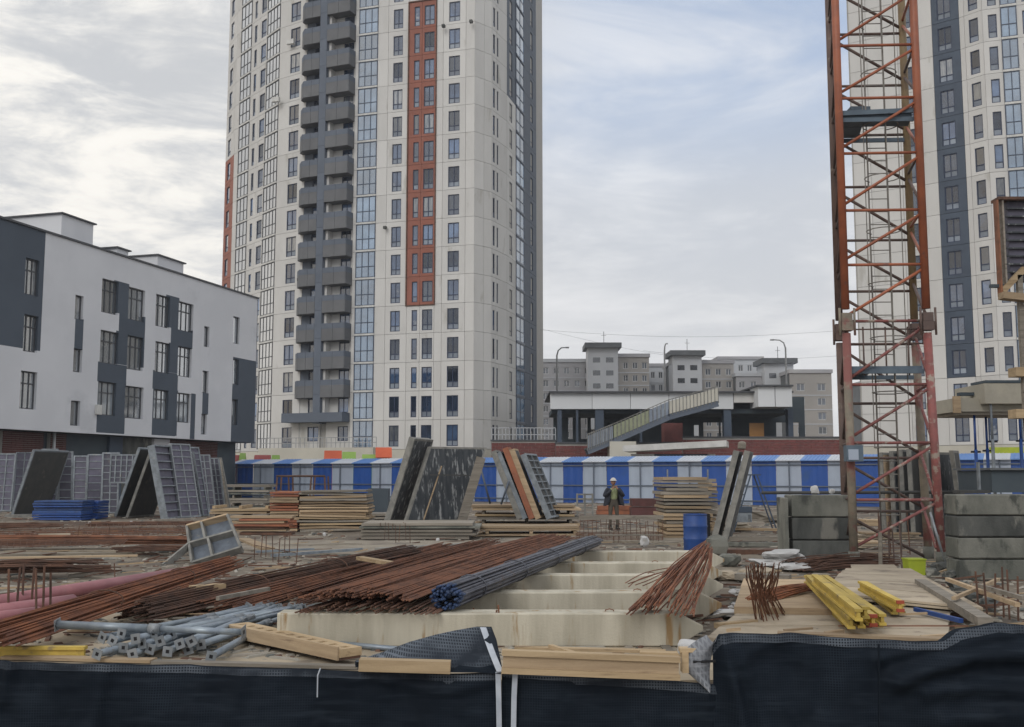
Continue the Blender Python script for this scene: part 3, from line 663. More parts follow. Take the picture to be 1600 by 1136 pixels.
# ------------------------------------------------------------------ raised station hall, stairs, brick walls behind the fence
def station():
    Y = 104; root = thing('station_hall', 'raised white station hall on dark columns with diagonal glazed stair', 'station', (at(1050, 700, Y).x, Y, 0)); o = root.location
    def bx(px0, px1, py0, py1, y0, y1, name, m_, par=root):
        a = at(px0, py0, y0); b = at(px1, py1, y0); mb = MB(); mb.box(a.x - o.x, b.x - o.x, y0 - o.y, y1 - o.y, b.z, a.z); return mb.obj(name, m_, par)
    for i, (p0, p1) in enumerate(((860, 925), (925.4, 985), (985.4, 1045), (1045.4, 1100), (1100.4, 1146))):
        bx(p0, p1, 614, 639, Y, Y + 1, 'fascia_panel', fascia_m)
    bx(1146.4, 1184, 611, 629, Y, Y + 1, 'fascia_panel', white_panel)
    bx(1184.3, 1211, 604, 635.5, Y - 2, Y + 1.5, 'fascia_panel', fascia_m); bx(1211.3, 1238, 604, 635.5, Y - 2, Y + 1.5, 'fascia_panel', fascia_m)
    bx(858, 1240, 611, 613.5, Y - .5, Y + 14, 'roof', roof_dark); bx(1182, 1240, 601, 603.6, Y - 2.4, Y + 12, 'roof', roof_dark)
    def hp(px, py): q = at(px, py, Y + 9); return q.x - o.x, q.z
    hl = [(hp(p0, 0)[0], hp(p1, 0)[0], hp(p0, b_)[1], hp(p0, a_)[1]) for p0, p1, a_, b_ in ((884, 891, 650, 686), (903, 913, 653, 686), (918, 927, 653, 686), (1086, 1110, 660, 684), (1112, 1129, 660, 684), (1195, 1230, 660, 684), (1072, 1080, 664, 684))]
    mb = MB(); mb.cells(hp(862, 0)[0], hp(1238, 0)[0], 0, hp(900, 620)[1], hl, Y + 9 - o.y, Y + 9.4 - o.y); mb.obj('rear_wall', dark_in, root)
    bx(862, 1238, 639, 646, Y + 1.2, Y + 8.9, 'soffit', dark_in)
    for p0, p1 in ((871, 878), (930, 944), (1131, 1144), (1231, 1241), (900, 904), (1000, 1004)): bx(p0, p1, 639.5, 712, Y + .2, Y + 1.2, 'column', navy_m)
    bx(1171, 1194, 661, 682, Y + 3, Y + 3.2, 'door', orange_panel, root)
    bx(1038, 1067, 661, 690, Y - 4, Y - 2, 'brick_pier', brick_m)
    # stairs : two flights with stringers, handrail posts and glazed guard
    fl = [((958, 690), (1045, 652)), ((1045, 652), (1122, 631)), ((918, 706), (958, 690))]
    for (p, q) in fl:
        a = at(*p, Y - 8) - o; b = at(*q, Y - 8) - o; mb = MB()
        mb.beam(a, b, .3, .5); mb.beam(a + Vector((0, 2.4, 0)), b + Vector((0, 2.4, 0)), .3, .5); mb.obj('stringer', grey_wall, root)
        k = 14; mb = MB()
        for i in range(k): c = a.lerp(b, (i + .5) / k); mb.box(c.x - .25, c.x + .25, c.y, c.y + 2.4, c.z + .15, c.z + .3)
        stuff(mb.obj('steps', wet_conc, root)); mb = MB()
        for i in range(k + 1): c = a.lerp(b, i / k); mb.beam(c + Vector((0, -.2, .1)), c + Vector((0, -.2, 1.6)), .05, .05)
        mb.beam(a + Vector((0, -.2, 1.6)), b + Vector((0, -.2, 1.6)), .07, .07); mb.obj('handrail', form_conc, root)
        for i in range(k):
            c0 = a.lerp(b, (i + .1) / k) + Vector((0, -.17, .3)); c1 = a.lerp(b, (i + .9) / k) + Vector((0, -.17, .3)); up = Vector((0, 0, 1.15))
            mb = MB(); t_ = Vector((0, .03, 0)); mb.hexa([c0, c1, c1 + t_, c0 + t_, c0 + up, c1 + up, c1 + up + t_, c0 + up + t_]); mb.obj('guard_pane', stair_glass if p[0] == 958 and i < 9 else (plinth_m if p[0] == 1045 else sill_m), root)
    mb = MB(); a = at(952, 690, Y - 8) - o; mb.box(a.x, a.x + 2.4, a.y - .5, a.y + 2, 0, a.z); mb.obj('landing', plinth_m, root)
station()

def brick_wall(label, px0, px1, pyt, Y, m_=brick_m, rows=17):
    a = at(px0, pyt, Y); b = at(px1, pyt, Y); W = b.x - a.x; root = thing('brick_wall', label, 'wall', (a.x, Y, 0))
    mb = MB(); mb.box(0, W, .06, .4, 0, a.z - .02); mb.obj('wall_core', joint_m, root); me = MB(); bh = .3; r_ = 0; z = 2.2
    while z + bh < a.z:
        x = -(r_ % 2) * .35
        while x < W:
            x2 = min(W, x + .68); x1 = max(0, x)
            if x2 > x1 + .05: me.box(x1, x2, .0 + .012 * rng.random(), .055, z, z + bh - .03)
            x += .7
        z += bh; r_ += 1
    stuff(me.obj('bricks', m_, root)); mb = MB(); mb.box(-.1, W + .1, -.08, .45, a.z - .015, a.z + .12); mb.obj('coping', roof_dark, root)
    return root
wl_ = brick_wall('red brick wall with railing at the foot of the white tower', 768, 868, 689, 100)
mb = MB(); a = at(768, 689, 100) - wl_.location; b = at(868, 689, 100) - wl_.location
for i in range(19):
    c = a.lerp(b, i / 18); mb.beam(c + Vector((0, .15, .12)), c + Vector((0, .15, 1.25)), .05, .05)
for z in (.6, 1.25): mb.beam(a + Vector((0, .15, z)), b + Vector((0, .15, z)), .05, .06)
mb.obj('railing', far_pale, wl_)
brick_wall('red brick wall below the station stair, left of the white canopy', 868.5, 1066, 693, 99)
brick_wall('long red brick wall below the right half of the station hall', 1067, 1318, 684, 100)

r_ = thing('canopy', 'white flat canopy on pale supports standing behind the striped fence', 'canopy', (at(1058, 700, 88).x, 88, 0)); o = r_.location
a = at(979, 700, 88); b = at(1137, 694, 86)
mb = MB(); mb.beam((a.x - o.x, 0, a.z - .1), (b.x - o.x, -2, b.z), 4.5, .5); mb.obj('canopy_slab', frame_w, r_)
for p0, p1 in ((986, 1021), (1105, 1116)):
    c0 = at(p0, 706, 88).x - o.x; c1 = at(p1, 706, 88).x - o.x; mb = MB(); mb.box(c0, c1, -.5, .3, 0, a.z - .5); mb.obj('support', frame_w, r_)
mb = MB(); mb.box(at(1021, 706, 88).x - o.x + .02, at(1105, 706, 88).x - o.x - .02, 0, .2, 0, a.z - .5); mb.obj('screen_wall', navy_m, r_)

# playhouses with coloured roofs behind the fence
for i, (p0, p1, pt, m_, lb) in enumerate(((360, 374, 711, red_toy, 'small red roofed playhouse beside the school building, leftmost above the fence'), (375, 384, 708, green_toy, 'small green roofed playhouse between the two red ones'),
        (398, 423, 711, red_toy, 'wide red roofed playhouse above the left end of the fence'), (425, 437, 711, green_toy, 'small green roofed playhouse right of the wide red one'),
        (507, 534, 704, orange_toy, 'orange roofed playhouse left of the lime green one'), (535, 556, 706, green_toy, 'lime green roofed playhouse touching the orange one on its left'),
        (566, 587, 710, green_toy, 'low green roofed playhouse left of the right orange one'), (587, 612, 699, orange_toy, 'tallest orange roofed playhouse, rightmost of the row'))):
    Y = 92; a = at(p0, pt, Y); b = at(p1, pt, Y); W = b.x - a.x; t = thing('playhouse', lb, 'playhouse', ((a.x + b.x) / 2, Y, 0), .15, 'playhouses behind the fence')
    H = a.z; mb = MB(); mb.box(-W * .4, W * .4, -.7, .7, 0, H - .85); mb.obj('house_body', m_, t)
    mb = MB(); mb.T = Matrix.Rotation(R(90), 4, 'Z'); mb.prism([(-1.0, H - .9), (1.0, H - .9), (.0, H)], -W / 2, W / 2); mb.obj('roof', m_, t)

# ------------------------------------------------------------------ street lamps
def lamp(label, px, pyt, Y, dx):
    a = at(px, pyt, Y); t = thing('street_lamp', label, 'street lamp', (a.x, Y, 0), 0, 'street lamps beyond the station')
    mb = MB(); L_ = a.z; mb.path([(0, 0, 0), (0, 0, L_ - 1.2), (dx * .15, 0, L_ - .45), (dx * .5, 0, L_ - .05), (dx, 0, L_)], [.16, .12, .1, .09, .08], 8); mb.obj('pole', lamp_m, t)
    mb = MB(); mb.box(min(dx, dx * 1.35), max(dx, dx * 1.35), -.18, .18, L_ - .1, L_ + .08); mb.obj('lamp_head', lamp_m, t)
lamp('curved street lamp rising just right of the white tower', 870, 543, 150, 1.3)
lamp('straight headed street lamp between the two middle lift houses', 1038, 537, 150, .35)
lamp('tall curved street lamp at the right end of the station hall', 1227, 531, 150, -1.6)
mb = MB()
for (p0, y0, p1, y1, Y0, Y1) in ((838, 515, 1310, 517, 140, 140), (1005, 548, 1310, 556, 160, 160), (838, 512, 1150, 566, 150, 190)):
    a = at(p0, y0, Y0); b = at(p1, y1, Y1); pts = [a.lerp(b, t / 12) - Vector((0, 0, .9 * math.sin(math.pi * t / 12))) for t in range(13)]; mb.path(pts, .014, 4)
solo(mb, 'overhead_cable', roof_dark, 'thin overhead cables crossing the sky above the panel blocks', 'cable')

# ------------------------------------------------------------------ striped blue and white site fence with sloping canopy
def fence():
    edges = [360, 369, 396, 428, 457, 489, 519, 552, 581, 612, 643, 676, 709, 742, 776, 810, 844, 880, 911, 948, 983, 1021, 1059, 1097, 1135, 1175, 1213, 1252, 1294, 1333, 1373, 1414, 1455, 1496, 1538, 1580, 1622, 1665]
    def Yf(px): return 1 / (1 / 84 + (1 / 58 - 1 / 84) * (px - 358) / (1590 - 358))
    P = [Vector((rat(p, 742) * Yf(p), Yf(p), 0)) for p in edges]
    root = thing('site_fence', 'long blue and white striped metal fence with sloping canopy, across the back of the site', 'fence', P[0])
    o = root.location; up = Vector((0, 0, 1))
    for i in range(len(P) - 1):
        a, b = P[i] - o, P[i + 1] - o; d = (b - a).normalized(); n = Vector((d.y, -d.x, 0)); b2 = b - d * .012
        blue = i % 2 == 1
        H = 2.72; mb = MB(); k = 7; pts = []
        for j in range(k * 2 + 1):                       # trapezoid profile
            q = a.lerp(b2, j / (2 * k)) + n * (.035 * noise.noise(Vector((i * 1.7, j * .35, 1)))); pts.append(q + n * (.012 if j % 4 in (1, 2) else 0))
        mb.add([p_ for p_ in pts] + [p_ + up * H for p_ in pts], [(j, j + 1, j + 2 + 2 * k, j + 1 + 2 * k) for j in range(2 * k)])
        mb.obj('sheet', blue_sheet if blue else white_sheet, root)
        # canopy slopes up and away
        mb = MB(); q0 = a + n * .25 + up * H; q1 = b2 + n * .25 + up * H; r0 = a - n * 1.3 + up * (H + .34); r1 = b2 - n * 1.3 + up * (H + .34)
        dn = up * -.05
        mb.hexa([q0 + dn, q1 + dn, r1 + dn, r0 + dn, q0, q1, r1, r0])
        for j in range(1, 7):
            f_ = j / 7; mb.beam(q0.lerp(q1, f_) + up * .01, r0.lerp(r1, f_) + up * .01, .03, .03)
        mb.obj('canopy_sheet', blue_roof if blue else white_roof, root)
    a, b = P[0] - o, P[-1] - o; d = (b - a).normalized(); n = Vector((d.y, -d.x, 0))
    for z in (2.45, 1.15, .25):
        for i in range(len(P) - 1):
            a, b = P[i] - o, P[i + 1] - o; mb = MB(); mb.beam(a + n * .07 + up * z, b + n * .07 + up * z, .05, .07); mb.obj('rail', grey_wall, root)
    for i in range(0, len(P), 2):
        mb = MB(); q = P[i] - o + d * .8 + n * .12; mb.beam(q, q + up * 2.7, .07, .07); mb.obj('post', grey_wall, root)
fence()

# ------------------------------------------------------------------ near edge: shade net sheets
YN = 9.3
def net_sheet(label, prof, x0, x1, mtop=hem_grid, hem=.06, amp=.03, seed=1, zb=-.84, bulge=0.0, name='shade_net', folds=()):
    """prof: list of (px,py) of the top edge"""
    nx = max(8, int((x1 - x0) / 6)); nz = 40; ps = sorted(prof)
    def top(px):
        for (a, b), (c, d) in zip(ps, ps[1:]):
            if a <= px <= c: return b + (d - b) * (px - a) / max(1e-6, c - a)
        return ps[0][1] if px < ps[0][0] else ps[-1][1]
    pts = [[None] * (nz + 1) for _ in range(nx + 1)]; uv = []
    for i in range(nx + 1):
        px = x0 + (x1 - x0) * i / nx; t_ = at(px, top(px), YN)
        for j in range(nz + 1):
            f_ = j / nz; z = t_.z - (t_.z - zb) * f_; qy = top(px) + (EYE - z) / YN * F - (EYE - t_.z) / YN * F; fd = 0
            for cv, wd, dp in folds:
                best = 1e9
                for (ax, ay), (bx_, by) in zip(cv, cv[1:]):
                    vx, vy = bx_ - ax, by - ay; tt = max(0, min(1, ((px - ax) * vx + (qy - ay) * vy) / (vx * vx + vy * vy))); best = min(best, math.hypot(px - ax - tt * vx, qy - ay - tt * vy))
                fd += dp * math.exp(-(best / wd) ** 2)
            dy = amp * 2.0 * noise.noise(Vector((t_.x * 1.4 + seed, z * 1.2, seed))) + amp * .8 * noise.noise(Vector((t_.x * 5, z * 2.5, seed * 2)))
            dy += .012 * noise.noise(Vector((t_.x * 14, z * 6, seed))) + .010 * noise.noise(Vector((t_.x * 3, z * 22, seed + 4)))
            dy -= bulge * math.sin(math.pi * min(1, f_ * 1.0)) + fd
            if j == 0: dy += .09
            pts[i][j] = (t_.x, YN + dy - .02, z + (.012 * noise.noise(Vector((t_.x * 3, 1, seed))) if j < 2 else 0))
    hz = int(max(1, round(nz * .06)))
    root = thing(name, label, 'shade net', (pts[nx // 2][0][0], YN, zb), 0, 'shade net hung along the near edge'); o = root.location
    def part(nm, j0, j1, m_, dy=0):
        me = bpy.data.meshes.new(nm); vs = []; fs = []; uvs = []
        for i in range(nx + 1):
            for j in range(j0, j1 + 1):
                p = pts[i][j]; vs.append((p[0] - o.x, p[1] - o.y + dy, p[2] - o.z))
        m = j1 - j0 + 1
        for i in range(nx):
            for j in range(j1 - j0): fs.append((i * m + j, i * m + j + 1, (i + 1) * m + j + 1, (i + 1) * m + j))
        me.from_pydata(vs, [], fs); me.materials.append(m_); ul = me.uv_layers.new(name='UVMap')
        for l in me.loops: v = me.vertices[l.vertex_index].co; ul.data[l.index].uv = (v.x + 50, v.z + 50)
        me.polygons.foreach_set('use_smooth', [True] * len(fs)); return inst(nm, me, root)
    part('net_cloth', 0, nz, net_grid)
    # hem : a doubled strip just in front
    me_pts = pts; nh = []
    for i in range(nx + 1):
        p0 = Vector(pts[i][0]); J = max(2, round(hem / ((p0.z - zb) / nz))); p1 = Vector(pts[i][J]); pm = Vector(pts[i][1]); nh.append((Vector((p0.x, min(p0.y, pm.y) + .015, p0.z + .006)), Vector((p0.x, min(p1.y, pm.y) - .004, p1.z))))
    mb = MB()
    vs = []; 
    for a, b in nh: vs += [(a.x - o.x, a.y - o.y - .015, a.z - o.z), (b.x - o.x, b.y - o.y, b.z - o.z)]
    me = bpy.data.meshes.new('hem'); me.from_pydata(vs, [], [(2 * i, 2 * i + 1, 2 * i + 3, 2 * i + 2) for i in range(nx)]); me.materials.append(mtop)
    ul = me.uv_layers.new(name='UVMap')
    for l in me.loops: v = me.vertices[l.vertex_index].co; ul.data[l.index].uv = (v.x + 50, v.z + 50)
    inst('hem', me, root)
    return root
nA = net_sheet('dark net sheet across the left half of the near edge, with one thin cable tie', folds=(([(170, 1045), (160, 1085), (145, 1150)], 8, .035), ([(20, 1040), (10, 1090)], 9, .04), ([(380, 1060), (365, 1110)], 14, .03), ([(600, 1060), (690, 1080), (770, 1062)], 10, .03)), prof=[(-60, 1030), (12, 1034), (60, 1036), (230, 1040), (400, 1046), (560, 1050), (700, 1054), (790, 1052)], x0=-60, x1=782, seed=1, amp=.035)
o = nA.location; mb = MB(); p = at(497, 1044, YN - .10) - o; mb.path([p + Vector((.02, 0, 0)), p + Vector((.0, -.01, -.06)), p + Vector((0, -.01, -.24))], .006, 5); mb.obj('cable_tie', strap_m, nA)
def strap(root, pts, w_=.045):
    o = root.location; mb = MB(); P_ = [Vector(p) for p in pts]
    for a, b in zip(P_, P_[1:]): mb.hexa([a - o, a - o + Vector((w_, 0, 0)), b - o + Vector((w_, 0, 0)), b - o, a - o + Vector((0, .012, 0)), a - o + Vector((w_, .012, 0)), b - o + Vector((w_, .012, 0)), b - o + Vector((0, .012, 0))])
    mb.obj('strap', strap_m, root)
strap(nA, [at(774, 1050, YN - .09), at(775, 1090, YN - .10), at(776, 1150, YN - .10)])
nB = net_sheet('dark net sheet sagging below the long timber beam, middle of the near edge', [(780, 1048), (860, 1052), (1000, 1062), (1060, 1066), (1120, 1072)], 784, 1122, seed=5, amp=.03)
strap(nB, [at(801, 1048, YN - .09), at(799, 1090, YN - .10), at(798, 1150, YN - .10)])
nC = net_sheet('tall wrinkled dark net sheet covering the right third of the near edge', [(1112, 1010), (1124, 992), (1240, 991), (1300, 998), (1400, 1003), (1468, 1003), (1500, 986), (1560, 975), (1680, 984)], 1112, 1680, seed=9, amp=.05, folds=(([(1128, 1000), (1140, 1050), (1160, 1150)], 11, .10), ([(1146, 1010), (1175, 1070), (1190, 1140)], 8, .04), ([(1215, 995), (1165, 1022)], 9, .03),
    ([(1400, 1062), (1445, 1040), (1510, 1024), (1590, 1018), (1680, 1020)], 15, .13), ([(1375, 1030), (1440, 1010), (1510, 1000), (1580, 990)], 9, .06), ([(1440, 1078), (1520, 1066), (1600, 1072), (1680, 1088)], 12, .07), ([(1470, 1120), (1560, 1106), (1680, 1116)], 16, .05)))
# right sheet: vertical seam and deep draped fold towards the right end
o = nC.location; mb = MB(); p = at(1373, 1006, YN - .075) - o; q = at(1374, 1150, YN - .085) - o; mb.beam(p, q, .012, .02); mb.obj('seam', net_m, nC)
def drape(root, curve, r0, m_, name='fold'):
    o = root.location; mb = MB(); pts = [at(x, y, YN - d) - o for x, y, d in curve]; mb.path(pts, r0, 8, True); return mb.obj(name, m_, root)
# raised flap of net between the left and middle sheets
def flap():
    root = thing('net_flap', 'triangular flap of net with a white strap, propped up over the edge', 'shade net', at(700, 1050, YN - .05))
    o = root.location; top = [(556, 1032), (600, 1018), (640, 1003), (680, 992), (710, 985), (745, 979), (768, 979), (776, 1000), (784, 1040)]
    bot = [(556, 1034), (600, 1040), (640, 1046), (680, 1047), (710, 1048), (745, 1050), (760, 1051), (772, 1052), (785, 1053)]
    vs = []; fs = []; k = 7
    for i, (t, b) in enumerate(zip(top, bot)):
        a = at(*t, YN + .55 - .06 * i); c = at(*b, YN - .06)
        for j in range(k + 1):
            p = a.lerp(c, j / k) - o; p.y += .05 * noise.noise(Vector((p.x * 4, j * .6, 2))); p.z += .02 * noise.noise(Vector((p.x * 5, j * .7, 9))) * (0 < j < k); vs.append(p)
    for i in range(len(top) - 1):
        for j in range(k): a = i * (k + 1) + j; fs.append((a, a + 1, a + k + 2, a + k + 1))
    me = bpy.data.meshes.new('flap_cloth'); me.from_pydata([tuple(v) for v in vs], [], fs); me.materials.append(hem_grid); ul = me.uv_layers.new(name='UVMap')
    for l in me.loops: v = me.vertices[l.vertex_index].co; ul.data[l.index].uv = (v.x + 50 + .3 * v.z, v.z + 50)
    me.polygons.foreach_set('use_smooth', [True] * len(fs)); inst('flap_cloth', me, root)
    me2 = me.copy(); me2.name = 'flap_fold'; me2.materials.clear(); me2.materials.append(net_grid)
    for v in me2.vertices:
        v.co.z = v.co.z * .55 + (-.0); v.co.y -= .035
    inst('flap_fold', me2, root)
    mb = MB(); P_ = [at(750, 980, YN + .22), at(757, 1000, YN + .14), at(765, 1022, YN + .02), at(776, 1049, YN - .10)]
    for a, b in zip(P_, P_[1:]):
        a, b = a - o, b - o; w_ = Vector((.055, 0, 0)); t_ = Vector((0, -.012, 0)); mb.hexa([a, a + w_, b + w_, b, a + t_, a + w_ + t_, b + w_ + t_, b + t_])
    mb.obj('strap', strap_m, root)
flap()
# pale curled roll of net
def curl():
    root = thing('net_roll', 'pale curled end of net hanging beside the tall right sheet', 'shade net', at(1100, 1070, YN)); o = root.location
    vs = []; fs = []; ka, kb = 12, 9
    for i in range(ka + 1):
        t = i / ka; c = at(1110 - 12 * math.sin(t * 2), 992 + 78 * t, YN - .02)
        wd = .04 + .20 * math.sin(math.pi * min(1, t * .98 + .05)) ** .8
        for j in range(kb + 1):
            a = math.pi * (j / kb); vs.append((c.x + .06 - wd * (j / kb) * 1.1 - o.x, c.y - .09 * math.sin(a) - o.y, c.z - o.z - .05 * math.sin(a)))
    for i in range(ka):
        for j in range(kb): a = i * (kb + 1) + j; fs.append((a, a + 1, a + kb + 2, a + kb + 1))
    me = bpy.data.meshes.new('rolled_net'); me.from_pydata(vs, [], fs); me.materials.append(curl_grid); ul = me.uv_layers.new(name='UVMap')
    for l in me.loops: v = me.vertices[l.vertex_index].co; ul.data[l.index].uv = (v.x + 50, v.z * .5 + 50 + .5 * v.x)
    me.polygons.foreach_set('use_smooth', [True] * len(fs)); inst('rolled_net', me, root)
    mb = MB(); a = at(1083, 1034, YN - .10) - o; b = at(1118, 1033, YN - .10) - o; mb.tube(a, b, .012, 6); mb.obj('tie_cord', hole_m, root)
curl()

# ------------------------------------------------------------------ concrete piles with pointed tips
PH = .35
def pile(label, px_r, pyt, length, hh=PH):
    tip = gr(px_r, pyt, hh); tip.y += .19; d = Vector((-1, .012, 0)).normalized(); t = thing('concrete_pile', label, 'concrete pile', (tip.x, tip.y, .0), 0, 'concrete piles laid side by side')
    mb = MB(); t_ = .30; w_ = PH; c = .012
    def ring(x, k): return [(x, -w_ / 2 * k + c * k, hh / 2 - hh / 2 * k), (x, w_ / 2 * k - c * k, hh / 2 - hh / 2 * k), (x, w_ / 2 * k, hh / 2 - hh / 2 * k + c), (x, w_ / 2 * k, hh / 2 + hh / 2 * k - c),
            (x, w_ / 2 * k - c * k, hh / 2 + hh / 2 * k), (x, -w_ / 2 * k + c * k, hh / 2 + hh / 2 * k), (x, -w_ / 2 * k, hh / 2 + hh / 2 * k - c), (x, -w_ / 2 * k, hh / 2 - hh / 2 * k + c)]
    xs = [(-length, 1)] + [(-length + (length - t_) * i / 9, 1) for i in range(1, 10)] + [(-.0, .16)]
    vs = []; [vs.extend(ring(x, k)) for x, k in xs]; n = len(xs)
    for q in range(len(vs)):
        x, y, z = vs[q]; vs[q] = (x, y + .006 * noise.noise(Vector((x * 2, z * 5, px_r))), z + (.006 * noise.noise(Vector((x * 2.5, y * 5, px_r + 4))) if z > .1 else 0))
    fs = [(i * 8 + j, i * 8 + (j + 1) % 8, (i + 1) * 8 + (j + 1) % 8, (i + 1) * 8 + j) for i in range(n - 1) for j in range(8)] + [tuple(range(7, -1, -1)), tuple(range(n * 8 - 8, n * 8))]
    mb.add(vs, fs); mb.obj('pile_body', pile_m, t)
    for x in (-length * .22, -length * .79):
        m2 = MB(); m2.path([(x - .05, 0, hh - .01), (x - .045, 0, hh + .015), (x, 0, hh + .028), (x + .045, 0, hh + .015), (x + .05, 0, hh - .01)], .006, 5); m2.obj('lifting_loop', rust, t)
    return t
piles = [pile('nearest pointed concrete pile, long side seen just behind the timber beam', 1102, 959, 4.62), pile('second pointed concrete pile behind the nearest one', 1131, 926, 4.9),
         pile('third pointed concrete pile, heavily rust streaked', 1133, 899, 4.9), pile('fourth pointed concrete pile counted from the net', 1131, 880, 5.2), pile('fifth, farthest pointed concrete pile lying by the blue barrel', 1134, 862, 5.6)]
for i, (px, py) in enumerate(((640, 1012), (1040, 1012), (760, 968), (1085, 968))):
    p = gr(px, py, 0); mb = MB(); mb.box(p.x - .05, p.x + .05, p.y - .3, p.y + .35, -.02, .02); solo(mb, 'timber_bearer', wood_g, ['bearer peeking out under the near pile at its left', 'bearer under the near pile beside its pointed end', 'bearer under the second pile near the grey rod bundle', 'bearer under the second pile at its pointed end'][i], 'timber')
# broken pile head pieces right of the barrel
def lump(name, label, cat, c, sx, sy, sz, m_, seed, rough=.25, sub=2, rot=0.0, group=None):
    bm = bmesh.new(); bmesh.ops.create_icosphere(bm, subdivisions=sub, radius=1)
    for v in bm.verts:
        k = 1 + rough * noise.noise(v.co * 1.3 + Vector((seed, 0, seed))); q = v.co
        q = Vector([math.copysign(abs(t_) ** .62, t_) for t_ in q]); v.co = Vector((q.x * sx * k, q.y * sy * k, (q.z * k) * sz + sz * .9))
    me = bpy.data.meshes.new(name); bm.to_mesh(me); bm.free(); me.materials.append(m_)
    o = inst(name, me, None, c, rot); return tag(o, label, cat, group)
import bmesh
lump('concrete_lump', 'broken rounded concrete piece right of the blue barrel', 'rubble', gr(1122, 868), .26, .22, .24, concrete, 3, .4)
lump('concrete_lump', 'second broken concrete piece at the tip of the fourth pile', 'rubble', gr(1140, 884), .2, .2, .12, concrete, 8, .4)

# ------------------------------------------------------------------ reinforcement bars
def rods(label, A, B, n, wa, wb, h, r, m_, ends=.15, sag=.0, seed=1, wob=.03, round_=False, group=None, ties=(), name='rebar_bundle', tipm=None, sides=5, fan=None):
    A = Vector(A); B = Vector(B); g = random.Random(seed); d = (B - A); Lx = d.length; d.normalize(); sd_ = d.cross(Vector((0, 0, 1))).normalized()
    root = thing(name, label, 'rebar bundle', (A.x, A.y, min(A.z, B.z)), 0, group); o = root.location; mb = MB(); tips = MB()
    for i in range(n):
        if round_:
            a = g.random() * 6.283; q = math.sqrt(g.random()); u0, v0 = math.cos(a) * q, math.sin(a) * q; u1, v1 = u0 + g.uniform(-.12, .12), v0
            pa = A + sd_ * (u0 * wa / 2) + Vector((0, 0, h / 2 + v0 * h / 2)); pb = B + sd_ * (u1 * wb / 2) + Vector((0, 0, h / 2 + v1 * h / 2 * .8))
        else:
            u0 = g.uniform(-1, 1); q = g.random(); cap = (1 - abs(u0) ** 2.2)
            pa = A + sd_ * (u0 * wa / 2) + Vector((0, 0, r + q * h * cap)); pb = B + sd_ * ((u0 + g.uniform(-.35, .35)) * wb / 2) + Vector((0, 0, r + q * h * cap * g.uniform(.6, 1.1)))
        pa -= d * g.uniform(-ends, ends); pb += d * g.uniform(-ends, ends) * 1.5; k = 6; pts = []
        w1 = g.uniform(-wob, wob); w2 = g.uniform(-wob, wob) * .4; w3 = g.uniform(-wob, wob) * .18
        for j in range(k + 1):
            f_ = j / k; p = pa.lerp(pb, f_) + sd_ * (w1 * math.sin(math.pi * f_) + w3 * math.sin(2.5 * math.pi * f_)) + Vector((0, 0, abs(w2) * math.sin(math.pi * f_) - sag * math.sin(math.pi * f_))); pts.append(p - o)
        mb.path(pts, r, sides)
        if tipm: dd = (pts[0] - pts[1]).normalized(); tips.tube(pts[0] - dd * .10, pts[0] + dd * .012, r * 1.12, 6)
    mb.obj('rods', m_, root)
    if tipm: tips.obj('painted_tips', tipm, root)
    for f_ in ties:
        c = A.lerp(B, f_) + Vector((0, 0, h / 2)) - o; ww = (wa + (wb - wa) * f_) / 2 * 1.03; m2 = MB(); pts = []
        for j in range(15): a = 2 * math.pi * j / 14; pts.append(c + sd_ * (math.cos(a) * ww) + Vector((0, 0, math.sin(a) * (h / 2 + .012))))
        m2.path(pts, .008, 4); m2.obj('tie_wire', rust_d if m_ is not steel else steel, root)
    return root
# long bundles, lower left to upper right
rods('reddish rebar bundle running from the left edge up to the tilted form box', gr(-20, 1012, .18), gr(358, 888, .30), 60, .55, .34, .22, .011, rust_o, seed=2, ends=.25, wob=.05, ties=(.35, .7))
rods('dark brown rebar bundle starting behind the galvanised props', gr(215, 968, .05), gr(640, 868, .16), 90, .62, .5, .26, .011, rust_d, seed=3, ends=.25, wob=.06, ties=(.3, .6))
rods('loose rebar sheaf between the dark bundle and the big upper layer', gr(345, 952, .04), gr(690, 858, .12), 70, .8, .7, .16, .010, rust, seed=4, ends=.4, wob=.08)
rods('lower dark layer of rebar ends resting on the near pile', gr(575, 957, .36), gr(840, 848, .36), 110, 1.55, .9, .10, .010, rust_d, seed=5, ends=.25, wob=.03)
rods('wide upper layer of rusty rebar spread across the piles', gr(560, 935, .50), gr(862, 842, .44), 170, 1.30, .85, .10, .011, rust, seed=6, ends=.20, wob=.05)
rods('narrow rust coloured rebar band at the left of the upper layer', gr(470, 940, .34), gr(760, 850, .36), 60, .55, .7, .12, .010, rust, seed=16, ends=.5, wob=.08)
rods('thick round bundle of grey rods with blue painted ends', gr(697, 952, .38), gr(925, 856, .38), 95, .36, .44, .27, .0145, steel, seed=7, ends=.04, wob=.01, round_=True, ties=(.1, .32, .55, .8), tipm=blue_tip, sides=6)
rods('fan of thin rusty rods leaning up towards the blue barrel', gr(1030, 960, .37), gr(1102, 862, .62), 62, .74, .20, .16, .0085, rust_o, seed=8, ends=.30, wob=.10, ties=())
rods('dark rods lying flat behind the grey rod bundle', gr(720, 925, .40), gr(880, 850, .40), 26, .3, .3, .06, .011, rust_d, seed=28, ends=.2)
rods('few bent rusty rods crossing onto the second pile', gr(975, 918, .37), gr(1050, 893, .42), 5, .5, .05, .05, .007, rust, seed=9, ends=.2, wob=.12)
rods('low heap of rusty rods left of the yellow beams', gr(1190, 938, .18), gr(1262, 922, .20), 40, .38, .2, .10, .008, rust_o, seed=12, ends=.2, wob=.1)
rods('rusty rod tangle in front of the left crane foot', gr(1255, 890, .02), gr(1372, 882, .05), 70, .75, .6, .2, .009, rust_d, seed=13, ends=.4, wob=.25)
